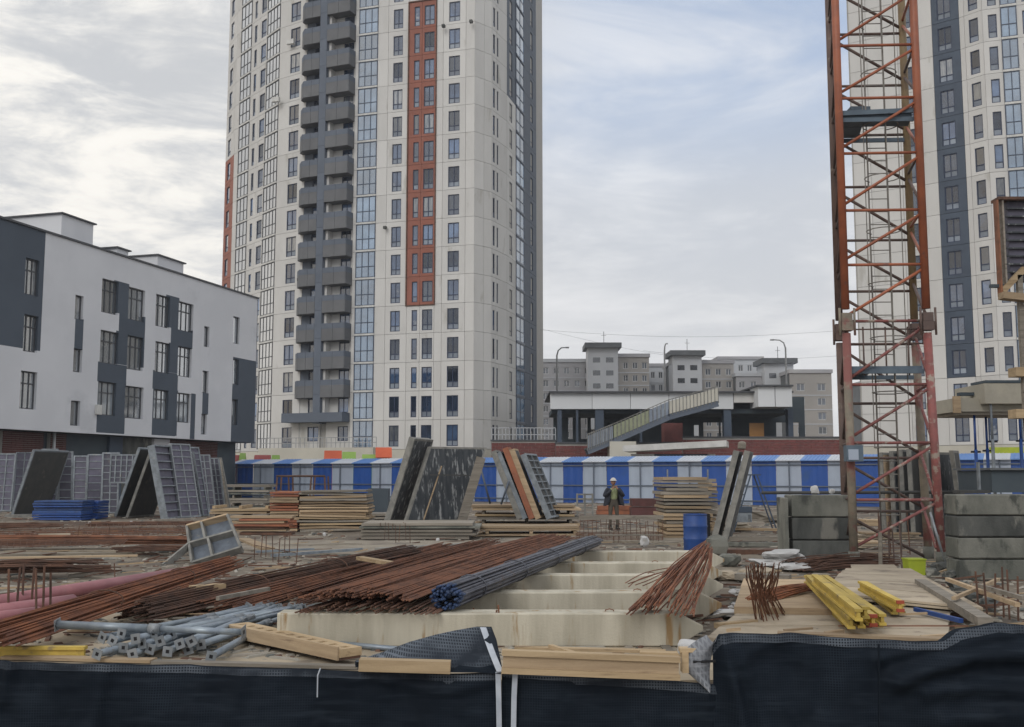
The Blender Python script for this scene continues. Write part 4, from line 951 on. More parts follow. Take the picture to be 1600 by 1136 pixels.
def sheaf():
    root = thing('rod_sheaf', 'upright tangle of thin rusty rods left of the yellow beams', 'rebar bundle', gr(1190, 960, .02)); o = root.location; g = random.Random(4); mb = MB()
    for i in range(46):
        u = g.uniform(0, 1); a = at(1166 + 52 * u + g.uniform(-4, 4), g.uniform(878, 905), 12.2 + g.uniform(-.3, .3)); c = gr(1184 + 40 * u + g.uniform(-8, 12), g.uniform(945, 982), .03)
        m_ = a.lerp(c, .45); m_.x += (at(1196, 920, 12).x - m_.x) * .35 + g.uniform(-.03, .03); mb.path([a - o, a.lerp(m_, .55) + Vector((g.uniform(-.02, .02), 0, .01)) - o, m_ - o, m_.lerp(c, .6) - o, c - o], .0065, 4)
    mb.obj('rods', rust, root)
sheaf()
# upright starter bars
def starters(label, px0, px1, py0, py1, n, htop, seed, m_=rust_d, horiz=0, r=.010):
    g = random.Random(seed); p0 = gr((px0 + px1) / 2, (py0 + py1) / 2); root = thing('starter_bars', label, 'rebar', p0, 0, 'upright starter bars'); 
    for i in range(n):
        p = gr(px0 + (px1 - px0) * (i + g.uniform(-.2, .2)) / max(1, n - 1), g.uniform(py0, py1)); h = htop * g.uniform(.88, 1.05); mb = MB(); l = g.uniform(-.02, .02)
        mb.path([(p.x - p0.x, p.y - p0.y, -.05), (p.x - p0.x + l, p.y - p0.y, h / 2), (p.x - p0.x + 2 * l, p.y - p0.y, h)], r, 5); mb.obj('bar', m_, root)
    a = gr(px0, py0) - p0; b = gr(px1, py1) - p0
    for k in range(horiz):
        mb = MB(); z = htop * (.45 + .5 * k / max(1, horiz)); mb.tube(a + Vector((0, 0, z)), b + Vector((0, 0, z)), r * .8, 5); mb.obj('cross_bar', m_, root)
starters('row of thick starter bars in front of the pink pipes, far left', 14, 80, 955, 968, 7, .62, 1, rust_d, 0, .016)
starters('single thin starter bar rising over the pink pipe', 180, 181, 915, 916, 1, .42, 2)
starters('starter bar cage standing right of the tilted form box', 398, 462, 868, 882, 8, .52, 3, rust_d, 1)
starters('close cage of starter bars before the black leaning forms', 596, 640, 842, 852, 9, .50, 4, rust_d, 0)
starters('long row of starter bars in front of the worker', 905, 1035, 838, 848, 20, .62, 5, rust_d, 2, .009)
starters('starter bars by the crane platform foot', 1380, 1410, 880, 893, 4, 1.0, 7, crane_brown, 0, .016)
starters('pair of short starter bars in front of the near pile, left of the strap', 733, 745, 1000, 1004, 2, .34, 8, rust, 0, .010)
starters('pair of short starter bars in front of the near pile, right of the strap', 772, 786, 1008, 1010, 2, .42, 9, rust, 0, .010)
starters('cage of thin starter bars at the far right rubble', 1530, 1590, 962, 975, 6, .62, 10, rust_d, 1, .013)
starters('row of starter bars behind the crane foot, in front of leaning forms', 1375, 1425, 862, 868, 4, 1.0, 11, rust_d, 0, .013)
starters('scattered single starter bars between props and rods, left middle', 300, 345, 862, 868, 2, .35, 12)
starters('two small starter bars by the long planks, far left', 125, 195, 838, 842, 4, .35, 14)

# ------------------------------------------------------------------ galvanised props
def make_prop():
    t = thing('steel_prop', 'x', 'steel prop', (0, 0, 0), 0, 'heap of galvanised steel props'); L_ = 3.1
    mb = MB(); mb.tube((0, 0, 0), (0, L_ * .55, 0), .037, 8); mb.obj('outer_tube', galv, t)
    mb = MB(); mb.tube((0, L_ * .55, 0), (0, L_, 0), .029, 8); mb.obj('inner_tube', galv, t)
    mb = MB(); mb.tube((0, L_ * .50, 0), (0, L_ * .56, 0), .045, 8); mb.tube((-.08, L_ * .53, 0), (.08, L_ * .53, 0), .008, 5); mb.obj('collar', galv_l, t)
    for y in (-.006, L_):
        mb = MB(); a = .05
        for sx0, sx1, sz0, sz1 in ((-a, -.018, -a, a), (.018, a, -a, a), (-.018, .018, -a, -.018), (-.018, .018, .018, a)): mb.box(sx0, sx1, y, y + .008, sz0, sz1)
        q = mb.obj('end_plate', galv_l, t); mb = MB(); mb.box(-.0178, .0178, y + .002, y + .006, -.0178, .0178); mb.obj('plate_hole', hole_m, q)
    return t
proto = make_prop(); g = random.Random(5)
ends = [(152, 1022, .02), (160, 996, .12), (176, 1001, .10), (182, 1014, .02), (193, 1012, .04), (207, 1022, 0), (235, 1014, .03), (281, 1006, .07), (299, 1002, .10), (294, 1015, .0), (314, 1007, .05), (330, 1026, 0),
        (170, 1020, .0), (222, 1006, .08), (250, 1002, .10), (262, 1018, .0), (212, 998, .14), (240, 990, .16), (190, 990, .16), (268, 992, .13)]
words = ['lowest prop at the left end of the heap', 'upper left prop of the heap, plate facing the net', 'second upper prop from the left in the heap', 'prop under the second upper one from the left', 'prop with its plate a third of the way along the heap',
         'low prop in the gap left of the dark opening', 'middle prop whose square plate stands alone', 'left of the three close plates at the right part', 'top plate of the three close ones', 'lower plate of the three close ones',
         'right plate of the close group', 'separate prop lying rightmost, almost in front of the board', 'low prop just behind the leftmost plate', 'prop in the upper middle of the heap', 'prop right of the upper middle one', 'low prop between middle and right groups',
         'top prop in the left half of the heap', 'topmost prop in the middle of the heap', 'back prop above the upper left one', 'back prop above the three close plates']
for i, (px, py, z) in enumerate(ends):
    t = proto if i == 0 else copy_tree(proto); p = gr(px, py, z + .07); t.location = p
    tgt = gr(g.uniform(395, 440) + (px - 230) * .25, g.uniform(940, 962), z * .5 + .08); dd = tgt - p
    t.rotation_euler = (math.atan2(dd.z, math.hypot(dd.x, dd.y)), g.uniform(-.5, .5), math.atan2(dd.y, dd.x) - math.pi / 2); t['label'] = 'galvanised ' + words[i]
t = copy_tree(proto); p = gr(90, 976, .30); q = gr(380, 988, .26); dd = q - p; t.location = p; t.scale = (1.2, dd.length / 3.1, 1.2); t.rotation_euler = (math.atan2(dd.z, math.hypot(dd.x, dd.y)), .2, math.atan2(dd.y, dd.x) - math.pi / 2)
t['label'] = 'long galvanised prop lying across the top of the heap, left to right'
def pipe(label, A, B, r, m_, name='steel_tube', cat='tube', n=10, group=None):
    mb = MB(); mb.tube(A, B, r, n); return solo(mb, name, m_, label, cat, group)
pipe('grey tube lying along the foot of the near pile, back one', gr(492, 992, .03), gr(650, 1006, .03), .032, galv)
pipe('grey tube lying along the foot of the near pile, front one', gr(510, 1004, .03), gr(640, 1016, .03), .03, galv)
pipe('short grey tube right of the perforated beam end', gr(430, 985, .03), gr(560, 1000, .03), .028, galv)

# ------------------------------------------------------------------ timber near the edge
def beamobj(name, label, cat, A, B, w_, h_, m_, group=None, up=(0, 0, 1)):
    mb = MB(); mb.beam(A, B, w_, h_, up); o = solo(mb, name, m_, label, cat, group); return o
def ibeam(name, label, A, B, w_, h_, mf, mw, group=None, red=False):
    A = Vector(A); B = Vector(B); t = thing(name, label, 'timber beam', A, 0, group); u = Vector((0, 0, 1)); f_ = h_ * .24; d = (B - A).normalized(); o = A
    up = d.cross(Vector((0, 0, 1))).cross(d).normalized()
    for s_ in (-1, 1):
        mb = MB(); c = up * (s_ * (h_ - f_) / 2); mb.beam(A + c - o, B + c - o, w_, f_); mb.obj('flange', mf, t)
    mb = MB(); mb.beam(A - o + d * .01, B - o - d * .01, w_ * .42, h_ - 2 * f_ - .002); mb.obj('web', mw, t)
    if red:
        mb = MB()
        for s_ in (-1, 1): c = up * (s_ * (h_ - f_) / 2); mb.beam(A + c - o - d * .012, A + c - o + d * .03, w_ + .006, f_ + .006)
        mb.obj('red_end', red_end, t)
    return t
ibeam('timber_beam', 'yellow timber beam lying left of the galvanised prop heap', gr(-20, 1020, .055), gr(134, 1020, .055), .09, .13, yellow, yellow)
ibeam('timber_beam', 'long pale timber beam with two flanges resting on the middle net', at(784, 1033, YN - .14), at(1062, 1044, YN - .14), .09, .195, wood_l, wood)
beamobj('timber_board', 'short thick fresh board laid on the net edge, centre left', 'board', at(562, 1038, YN - .08), at(704, 1042, YN - .08), .12, .10, wood_l)
# perforated beam
def perf():
    A = gr(372, 985, .10); B = gr(548, 1028, .06); t = thing('perforated_beam', 'pale timber beam with a row of notched holes, lying askew', 'timber beam', A); d = (B - A); L_ = d.length; d.normalize(); s_ = d.cross(Vector((0, 0, 1))).normalized()
    W, T_ = .26, .08; rz = math.atan2(d.y, d.x); k = 11
    mb = MB(); tp = .08; sw = .55
    hs = [(L_ * (i + .32) / k, L_ * (i + .68) / k, -.045, .045) for i in range(k)]
    m0 = MB(); m0.cells(0, L_, -W / 2, W / 2, hs, 0, T_); m0.v = [(x, z, T_ - y - x * .012) for x, y, z in m0.v]; m0.obj('beam_body', wood_l, t, rotz=rz)
    m1 = MB(); m1.box(.01, L_ - .01, -W / 2 - .02, -W / 2 - .001, .0 - .05, T_ + .0); m1.obj('side_board', wood, t, rotz=rz)
    m1 = MB(); m1.box(.01, L_ - .01, -W / 2 + .005, W / 2 - .005, -.052, -.02); m1.obj('hole_shade_board', rust_d, t, rotz=rz)  # lower board coloured dark as the shade seen through the holes
perf()
for i, (p0, p1, w_, h_, z, m_, lb) in enumerate((((8, 1026), (240, 1032), .16, .03, .02, wood, 'thin board along the left net edge below the yellow beam'), ((240, 1034), (560, 1042), .12, .03, .02, wood_g, 'grey thin board along the net edge below the props'),
        ((805, 1012), (1040, 1018), .10, .03, .06, wood_l, 'thin lath behind the long pale timber beam'), ((830, 1022), (1000, 1026), .12, .02, .03, rust, 'rust brown flat strip behind the long timber beam'),
        ((860, 1010), (905, 1024), .05, .04, .10, wood_l, 'small diagonal stick behind the long timber beam'), ((1000, 1022), (1062, 1024), .12, .06, .05, wood_l, 'short block behind the right end of the long timber beam'))):
    beamobj('timber_board', lb, 'board', gr(*p0, z), gr(*p1, z), w_, h_, m_)
mb = MB(); c = at(1080, 1046, YN - .02); mb.T = Matrix.Translation(Vector((0, 0, c.z))); mb.box(c.x - .085, c.x - .03, c.y - .06, c.y + .08, -.02, .15); mb.box(c.x - .03, c.x + .05, c.y + .01, c.y + .08, -.02, .15); mb.box(c.x + .05, c.x + .09, c.y - .06, c.y + .08, -.02, .15); mb.box(c.x - .1, c.x + .1, c.y - .05, c.y + .06, .151, .185)
solo(mb, 'beam_head', wood_l, 'notched wooden block at the right end of the long timber beam', 'timber')
lump('cement_bag', 'round white sack behind the notched wooden block', 'bag', at(1080, 1024, 9.75), .125, .12, .07, bag_m, 5, .3, 3)

# ------------------------------------------------------------------ right: plank decks
def deck(label, c4, n, m_, z0, th, name='plywood_stack', layers=1, group=None):
    """c4 ground corners near-left, near-right, far-right, far-left given as points; split in boards side by side"""
    a, b, c, d = [Vector(p) for p in c4]; root = thing(name, label, 'boards', mean(a, b, c, d).xy.to_3d(), 0, group); o = root.location
    for l in range(layers):
        for i in range(n):
            f0, f1 = i / n, (i + 1) / n - .012; j = [rng.uniform(-.03, .03) for _ in range(2)]
            p = [a.lerp(d, f0), b.lerp(c, f0), b.lerp(c, f1), a.lerp(d, f1)]; e = (p[1] - p[0]).normalized()
            p[0] = p[0] + e * j[0]; p[3] = p[3] + e * j[0]; p[1] = p[1] + e * j[1]; p[2] = p[2] + e * j[1]; zz = z0 + l * (th + .006) + rng.uniform(0, .006)
            mb = MB(); mb.hexa([Vector((q.x - o.x, q.y - o.y, zz)) for q in p] + [Vector((q.x - o.x, q.y - o.y, zz + th)) for q in p]); mb.obj('board', m_, root)
    return root
deck('broad pale plywood deck behind the right net, under the yellow beams', [gr(1105, 1012), gr(1480, 1015), gr(1490, 955), gr(1160, 962)], 3, ply, .0, .05, layers=2)
deck('second pale plywood deck further right, by the crane foot', [gr(1290, 948), gr(1535, 975), gr(1420, 905), gr(1320, 905)], 4, ply, .13, .03, layers=2)
deck('long timber layers left of the yellow beams', [gr(1150, 972), gr(1340, 976), gr(1340, 925), gr(1165, 922)], 3, wood, .0, .09, 'board_stack', 2)
deck('pale plywood sheet at the back of the deck by the lime bucket', [gr(1335, 915), gr(1425, 925), gr(1400, 898), gr(1330, 898)], 2, ply, .1, .04, layers=2)
for i, (p0, p1, w_, h_, z, m_, lb) in enumerate((((1120, 978), (1180, 972), .10, .06, .10, wood_l, 'short pale board at the corner of the right net'), ((1215, 992), (1480, 1002), .16, .07, .12, wood, 'long edge board of the right deck directly above the net'),
        ((1310, 978), (1512, 978), .02, .012, .135, rust, 'thin brown rod lying on the pale plywood deck'), ((1430, 952), (1502, 970), .05, .05, .16, blue_gl, 'short blue tube on the right deck'),
        ((1438, 910), (1540, 972), .16, .10, .22, wood_g, 'weathered beam lying diagonally over the deck, right'), ((1380, 928), (1470, 932), .06, .05, .14, wood_g, 'thin dark board behind the small yellow stack'),
        ((1150, 900), (1235, 903), .30, .10, .10, wood_g, 'flat grey board below the white sacks'), ((1160, 920), (1280, 922), .10, .08, .08, rust_d, 'dark brown beam right of the pile tips'),
        ((1480, 905), (1590, 945), .06, .05, .30, wood, 'loose stick across the rubble at the right edge'), ((1530, 915), (1600, 935), .05, .05, .38, wood_g, 'second loose stick over the right rubble'), ((1490, 935), (1560, 905), .05, .04, .32, wood, 'third loose stick crossing the others over the right rubble'))):
    beamobj('timber_board' if m_ is not blue_gl else 'blue_tube', lb, 'board' if m_ is not blue_gl else 'tube', gr(*p0, z), gr(*p1, z), w_, h_, m_)
for i, (px, py, z, sx, sy, sz, lb, m_) in enumerate(((1225, 876, .12, .40, .3, .11, 'large white folded sack on the boards in front of the left block stack', bag_m), (1200, 884, .02, .30, .25, .07, 'smaller white sack left of the large one', bag_m),
        (1240, 890, .02, .34, .22, .06, 'cream sack lying in front of the large white one', bag_m), (1165, 955, .05, .22, .2, .05, 'crumpled white plastic near the tip of the second pile', bag_m), (1130, 962, .03, .18, .15, .04, 'small white plastic piece beside the near pile tip', bag_m),
        (1170, 930, .06, .26, .12, .05, 'white plastic sheet below the upright rod tangle', bag_m), (1135, 905, .02, .25, .2, .08, 'yellowish crumpled sack at the third pile tip', ply), (1180, 900, .05, .3, .2, .07, 'pale yellow sack right of the fourth pile tip', ply))):
    lump('cement_bag', lb, 'bag', gr(px, py, z), sx, sy, sz, m_, i * 3 + 1, .5, 3)
gg = random.Random(41)
for i, w_ in enumerate(('a little left of the yellow beams', 'in front of the yellow beams', 'near the corner of the deck', 'behind the small yellow stack', 'between rod tangle and sacks', 'by the weathered diagonal beam', 'left of the blue tube', 'right of the blue tube', 'close to the net at the right', 'beside the upright rod tangle', 'under the lime crate', 'on the far corner of the deck')):
    p = gr(*((1245, 955), (1290, 990), (1135, 985), (1420, 920), (1175, 915), (1470, 948), (1405, 960), (1510, 985), (1440, 995), (1225, 985), (1400, 905), (1345, 912))[i], .14); an = gg.gauss(0, .5); l = gg.uniform(.12, .35)
    beamobj('timber_offcut', 'small timber offcut lying ' + w_, 'offcut', p, p + Vector((math.cos(an) * l, math.sin(an) * l, gg.uniform(0, .03))), gg.uniform(.03, .09), gg.uniform(.02, .04), gg.choice((wood, wood_g, wood_l, rust_d)))
# yellow beams
A0 = [gr(1262, 978, .0)]
def ystack(spec, group, far, zbase, nearshift=28):
    for i, (px, py, z, lb) in enumerate(spec):
        px += nearshift
        A = gr(px + rng.uniform(-3, 3), py + rng.uniform(-3, 3), zbase + z); B = gr(rng.uniform(-5, 5) + far[0] + (px - nearshift - spec[0][0]) * far[2], far[1], zbase + z + far[3]); ibeam('yellow_beam', lb, A, B, .078, .125, yellow, yellow, group, i % 4 == 2)
ystack([(1296, 974, .07, 'lowest left yellow timber beam of the large stack'), (1310, 975, .07, 'second low yellow timber beam of the large stack'), (1326, 974, .07, 'third low yellow timber beam with red painted end'), (1346, 976, .07, 'rightmost low yellow timber beam of the large stack'),
        (1302, 971, .20, 'left yellow beam in the second layer of the large stack'), (1318, 970, .20, 'middle yellow beam in the second layer of the large stack'), (1336, 969, .20, 'yellow beam with the brightest red end, second layer'), (1352, 970, .18, 'right yellow beam in the second layer of the large stack'), (1312, 962, .32, 'left one of the two topmost yellow beams'), (1328, 960, .32, 'right one of the two topmost yellow beams')],
       'yellow timber beams in the large stack', (1262, 905, .42, .10), .08)
ystack([(1385, 953, .07, 'left yellow beam of the small stack behind the large one'), (1398, 953, .07, 'right yellow beam of the small stack'), (1392, 949, .19, 'top yellow beam of the small stack')], 'yellow timber beams in the small stack', (1345, 915, .7, .05), .14, 14)

# ------------------------------------------------------------------ concrete block stacks
def blocks(label, px0, px1, py0, Yf, rows, depth, cols=1, mats=(wet_conc,), offs=0.0, group=None):
    a = at(px0, py0, Yf); b = at(px1, py0, Yf); t = thing('block_stack', label, 'concrete blocks', ((a.x + b.x) / 2, Yf, 0), 0, group); o = t.location; h = a.z / rows; W = b.x - a.x
    for r_ in range(rows):
        for c in range(cols):
            x0 = a.x + W * c / cols; x1 = a.x + W * (c + 1) / cols - .012; j = rng.uniform(-.03, .03); mb = MB(); z0 = r_ * h; z1 = (r_ + 1) * h - .02; y = Yf + j
            e = .02; xa, xb = x0 - o.x + j * .5, x1 - o.x + j * .5; ya, yb = y - o.y, y + depth - o.y
            vs = []
            for z, k in ((z0, e), (z0 + e, 0), (z1 - e, 0), (z1, e)): vs += [(xa + k, ya + k, z), (xb - k, ya + k, z), (xb - k, yb - k, z), (xa + k, yb - k, z)]
            fs = [(i * 4 + q, i * 4 + (q + 1) % 4, (i + 1) * 4 + (q + 1) % 4, (i + 1) * 4 + q) for i in range(3) for q in range(4)] + [(3, 2, 1, 0), (12, 13, 14, 15)]
            mb.add(vs, fs); mb.obj('concrete_block', mats[r_ % len(mats)], t)
    return t
bl = blocks('three high stack of stained concrete blocks left of the crane foot', 1237, 1327, 772, 22.4, 3, .6, 1, (wet_conc, wet_conc, concrete))
blocks('three high thin concrete edge slabs standing just left of the block stack', 1226, 1232, 776, 22.3, 1, .7, 1, (concrete,))
blocks('large right hand stack of stained concrete blocks cut by the picture edge', 1494, 1700, 771, 18.6, 4, .55, 1, (concrete, concrete, wet_conc, concrete))
lump('concrete_lump', 'pale rock chunk on top of the left block stack', 'rubble', at(1273, 772, 22.9), .09, .08, .10, bag_m, 21, .5)
lump('concrete_lump', 'small pale chunk at the right end of the left block stack', 'rubble', at(1300, 771, 22.9), .06, .06, .05, bag_m, 22, .5)

# ------------------------------------------------------------------ red lattice crane mast
def crane():
    fl = gr(1337, 880); fl = Vector((fl.x, 21.2, 0)); fl.x = rat(1330, 742) * 21.2
    W = 1.62; ex = Vector((math.cos(R(-3)), math.sin(R(-3)), 0)); ey = Vector((.36, 1.58, 0)).normalized()
    cs = [fl, fl + ex * W, fl + ex * W + ey * W, fl + ey * W]; root = thing('crane_mast', 'red lattice tower crane mast with inner ladder and platforms, right', 'crane mast', mean(*cs)); o = root.location; cs = [c - o for c in cs]
    # z of the bays from the photograph, on the front face
    zs = [at(1330, y, 21.2).z for y in (781, 692, 601, 502, 414, 329, 240, 154, 72, -14)]; step = (zs[-1] - zs[3]) / 6; zs += [zs[-1] + step * i for i in range(1, 4)]; zs = [zs[0] - 1.25 + .2] + zs
    zj = zs[4]; zt = zs[-1]
    for i, c in enumerate(cs):
        low = Vector((0, 0, 0)); k = 1.0 if i in (0, 3) else 1.0; m_lo = (crane_pale, crane_old, crane_pale, crane_brown)[i]; m_hi = (crane_red, crane_red, crane_yel, crane_brown)[i]
        foot = c + Vector((.10 if i in (1, 2) else -.0, 0, .05)); mb = MB(); mb.path([foot, c + Vector((0, 0, zj - .25))], .088, 10); mb.obj('leg', m_lo, root)
        mb = MB(); mb.path([c + Vector((0, 0, zj + .25)), c + Vector((0, 0, zt))], .084, 10); mb.obj('leg', m_hi, root)
        mb = MB(); mb.box(c.x - .115, c.x + .115, c.y - .115, c.y + .115, zj - .2, zj - .02); mb.box(c.x - .105, c.x + .105, c.y - .105, c.y + .105, zj - .015, zj + .16)
        for s_ in (-1, 1): mb.tube((c.x + s_ * .15, c.y - .08, zj - .3), (c.x + s_ * .15, c.y - .08, zj + .26), .025, 6)
        mb.obj('joint_collar', (crane_pale, crane_brown, crane_brown, crane_brown)[i], root)
        mb = MB(); mb.box(foot.x - .22, foot.x + .22, foot.y - .22, foot.y + .22, -.05, .06); mb.tube((foot.x, foot.y, .06), (foot.x, foot.y, .32), .12, 8); mb.obj('foot_plate', concrete, root)
    for b in range(len(zs) - 1):
        z0, z1 = zs[b], zs[b + 1]; lo = z1 <= zj + .1
        for f_ in range(4):
            c0, c1 = cs[f_], cs[(f_ + 1) % 4]; front = f_ == 0
            m_ = (crane_old if lo else crane_red) if f_ in (0,) else (crane_brown if f_ != 1 else (crane_old if lo else crane_brown))
            if f_ == 1 and not lo: m_ = crane_red if b % 2 else crane_brown
            u = Vector((0, 0, 1)); dz = -.28 if f_ == 2 else 0
            mb = MB(); mb.tube(c0 + u * (z1 + dz), c1 + u * (z1 + dz), .031, 7); mb.obj('strut', m_, root)
            mb = MB()
            if f_ == 2: mb.tube(c1 + u * (z1 - .36), c0 + u * (z0 - .18), .034, 7)
            elif f_ == 0: mb.tube(c0 + u * (z0 + .1), c1 + u * (z1 - .08), .032, 7)
            else: mb.tube(c0 + u * (z0 + .1), c1 + u * (z1 - .1), .032, 7)
            mb.obj('diagonal_brace', m_, root)
    # inner ladder with hoops
    lc = fl + ex * .85 + ey * .85 - o; lad = inst('ladder', None, root, lc, math.atan2(ex.y, ex.x))
    mb = MB(); zt2 = zt - .2
    for x in (-.2, .2): mb.tube((x, 0, .3), (x, 0, zt2), .018, 6)
    for z_ in range(int((zt2 - .4) / .28)): mb.tube((-.2, 0, .45 + z_ * .28), (.2, 0, .45 + z_ * .28), .012, 5)
    mb.obj('rails_and_rungs', ladder_m, lad); mb = MB(); z = 2.4
    while z < zt2:
        mb.path([(.36 * math.cos(a), -.33 - .36 * math.sin(a) + .0, z) for a in [R(-60 + 300 * i / 12) for i in range(13)]], .012, 5); z += 1.14
    for x, y in ((-.36, -.33), (.36, -.33), (0, -.69)): mb.tube((x, y, 2.4), (x, y, zt2), .011, 5)
    mb.obj('safety_hoops', ladder_m, lad)
    # platforms
    for z, m_, dn in ((at(1370, 200, 21.9).z, crane_blue, .10), (at(1370, 582, 21.9).z, crane_blue, .07)):
        pf = inst('platform', None, root, cs[0] + Vector((0, 0, z)), 0)
        mb = MB(); a = ex * W; b = ey * W; e = Vector((0, 0, dn)); g0 = ex * .09 + ey * .12
        q = [g0, g0 + ex * (W - .2), g0 + ex * (W - .2) + ey * .55, g0 + ey * .55]; mb.hexa([v for v in q] + [v + e for v in q])
        q = [g0 + ey * .58, g0 + ex * .45 + ey * .58, g0 + ex * .45 + ey * (W - .3), g0 + ey * (W - .3)]; mb.hexa(q + [v + e for v in q]); mb.obj('platform_floor', m_, pf)
        for yy in (.1, W - .12):
            mb = MB(); mb.beam(ex * .08 + ey * yy + Vector((0, 0, -.04)), ex * (W - .08) + ey * yy + Vector((0, 0, -.04)), .05, .09); mb.obj('platform_beam', m_, pf)
    hi = at(1370, 186, 21.6).z; mb = MB(); mb.beam(cs[0] + ex * .08 + ey * .06 + Vector((0, 0, hi)), cs[1] - ex * .08 + ey * .06 + Vector((0, 0, hi + .04)), .05, .10); mb.obj('toe_board', crane_blue, root)
    b0 = at(1330, 188, 22.3) - o; b1 = at(1360, 166, 22.3) - o; mb = MB(); mb.box(b0.x, b1.x, b0.y, b0.y + .3, b0.z, b1.z); mb.obj('control_box', crane_blue, root)
    # upright guards of the lower platform and a control cabinet at the leg
    mb = MB()
    for k in (.35, .8, 1.25): mb.tube(cs[0] + ex * k + ey * .15 + Vector((0, 0, zj - 1.1)), cs[0] + ex * k + ey * .15 + Vector((0, 0, zj - .1)), .018, 6)
    for zz in (zj - .15, zj - .45): mb.tube(cs[0] + ex * .06 + ey * .15 + Vector((0, 0, zz)), cs[1] - ex * .06 + ey * .15 + Vector((0, 0, zz)), .016, 6)
    mb.obj('platform_guard', crane_brown, root)
    p0 = at(1321, 721, 21.0) - o; p1 = at(1346, 696, 21.0) - o; mb = MB(); mb.box(p0.x, p1.x, p0.y - .1, p0.y + .1, p0.z, p1.z); bx_ = mb.obj('switch_box', crane_blue, root); mb = MB(); mb.box(p0.x + .03, p1.x - .10, p0.y - .112, p0.y - .101, p0.z + .03, p1.z - .08); mb.obj('box_panel', white_sheet, bx_)
    # side brace at the right foot
    mb = MB(); mb.tube(cs[1] + Vector((-.1, -.02, 1.1)), cs[1] + Vector((.12, -.1, .1)), .028, 6); mb.obj('stay', galv_l, root)
crane()
# clutter round the crane feet
for i, (px, py, s_, lb) in enumerate(((1470, 893, .14, 'grey rubble lump under the right crane foot'), (1488, 905, .12, 'rubble lump right of the right crane foot'), (1455, 900, .10, 'rubble lump left of the right crane foot'), (1500, 925, .12, 'rubble lump before the right block stack'), (1520, 940, .10, 'low rubble lump near the net corner, right'), (1545, 950, .10, 'dark rubble lump at the right edge'))):
    lump('concrete_lump', lb, 'rubble', gr(px, py), s_ * 1.3, s_, s_ * .7, wet_conc, i + 31, .7)
mb = MB(); c = gr(1429, 899, 0); s_ = .145; c.z = .0
mb.hexa([(c.x - s_, c.y - .14, 0), (c.x + s_, c.y - .14, 0), (c.x + s_, c.y + .14, 0), (c.x - s_, c.y + .14, 0), (c.x - s_ * 1.12, c.y - .15, .30), (c.x + s_ * 1.12, c.y - .15, .30), (c.x + s_ * 1.12, c.y + .15, .30), (c.x - s_ * 1.12, c.y + .15, .30)])
mb.box(c.x - s_ * 1.18, c.x + s_ * 1.18, c.y - .165, c.y + .165, .285, .31)
solo(mb, 'plastic_crate', lime, 'bright lime green plastic crate between the crane legs', 'crate')

# ------------------------------------------------------------------ blue barrel
def barrel():
    p = gr(1087, 862); t = thing('barrel', 'blue plastic barrel standing at the far end of the piles', 'barrel', (p.x, p.y, 0)); r = .285; H = .90; mb = MB(); n = 24
    prof = [(0, .96), (.02, 1), (.28, 1), (.30, 1.035), (.32, 1.035), (.34, 1), (.58, 1), (.60, 1.035), (.62, 1.035), (.64, 1), (.84, 1), (.87, .97), (.885, .97), (.885, 1.01), (.90, 1.01), (.90, .93), (.875, .92)]
    vs = [(r * k * math.cos(6.2832 * j / n), r * k * math.sin(6.2832 * j / n), z * H / .9) for z, k in prof for j in range(n)]
    mb.add(vs, [(i * n + j, i * n + (j + 1) % n, (i + 1) * n + (j + 1) % n, (i + 1) * n + j) for i in range(len(prof) - 1) for j in range(n)] + [tuple(range((len(prof) - 1) * n, len(prof) * n))], True); mb.obj('drum', blue_gl, t)
    mb = MB(); mb.tube((.12, .06, .872), (.12, .06, .91), .035, 10); mb.obj('bung_cap', blue_gl, t)
barrel()

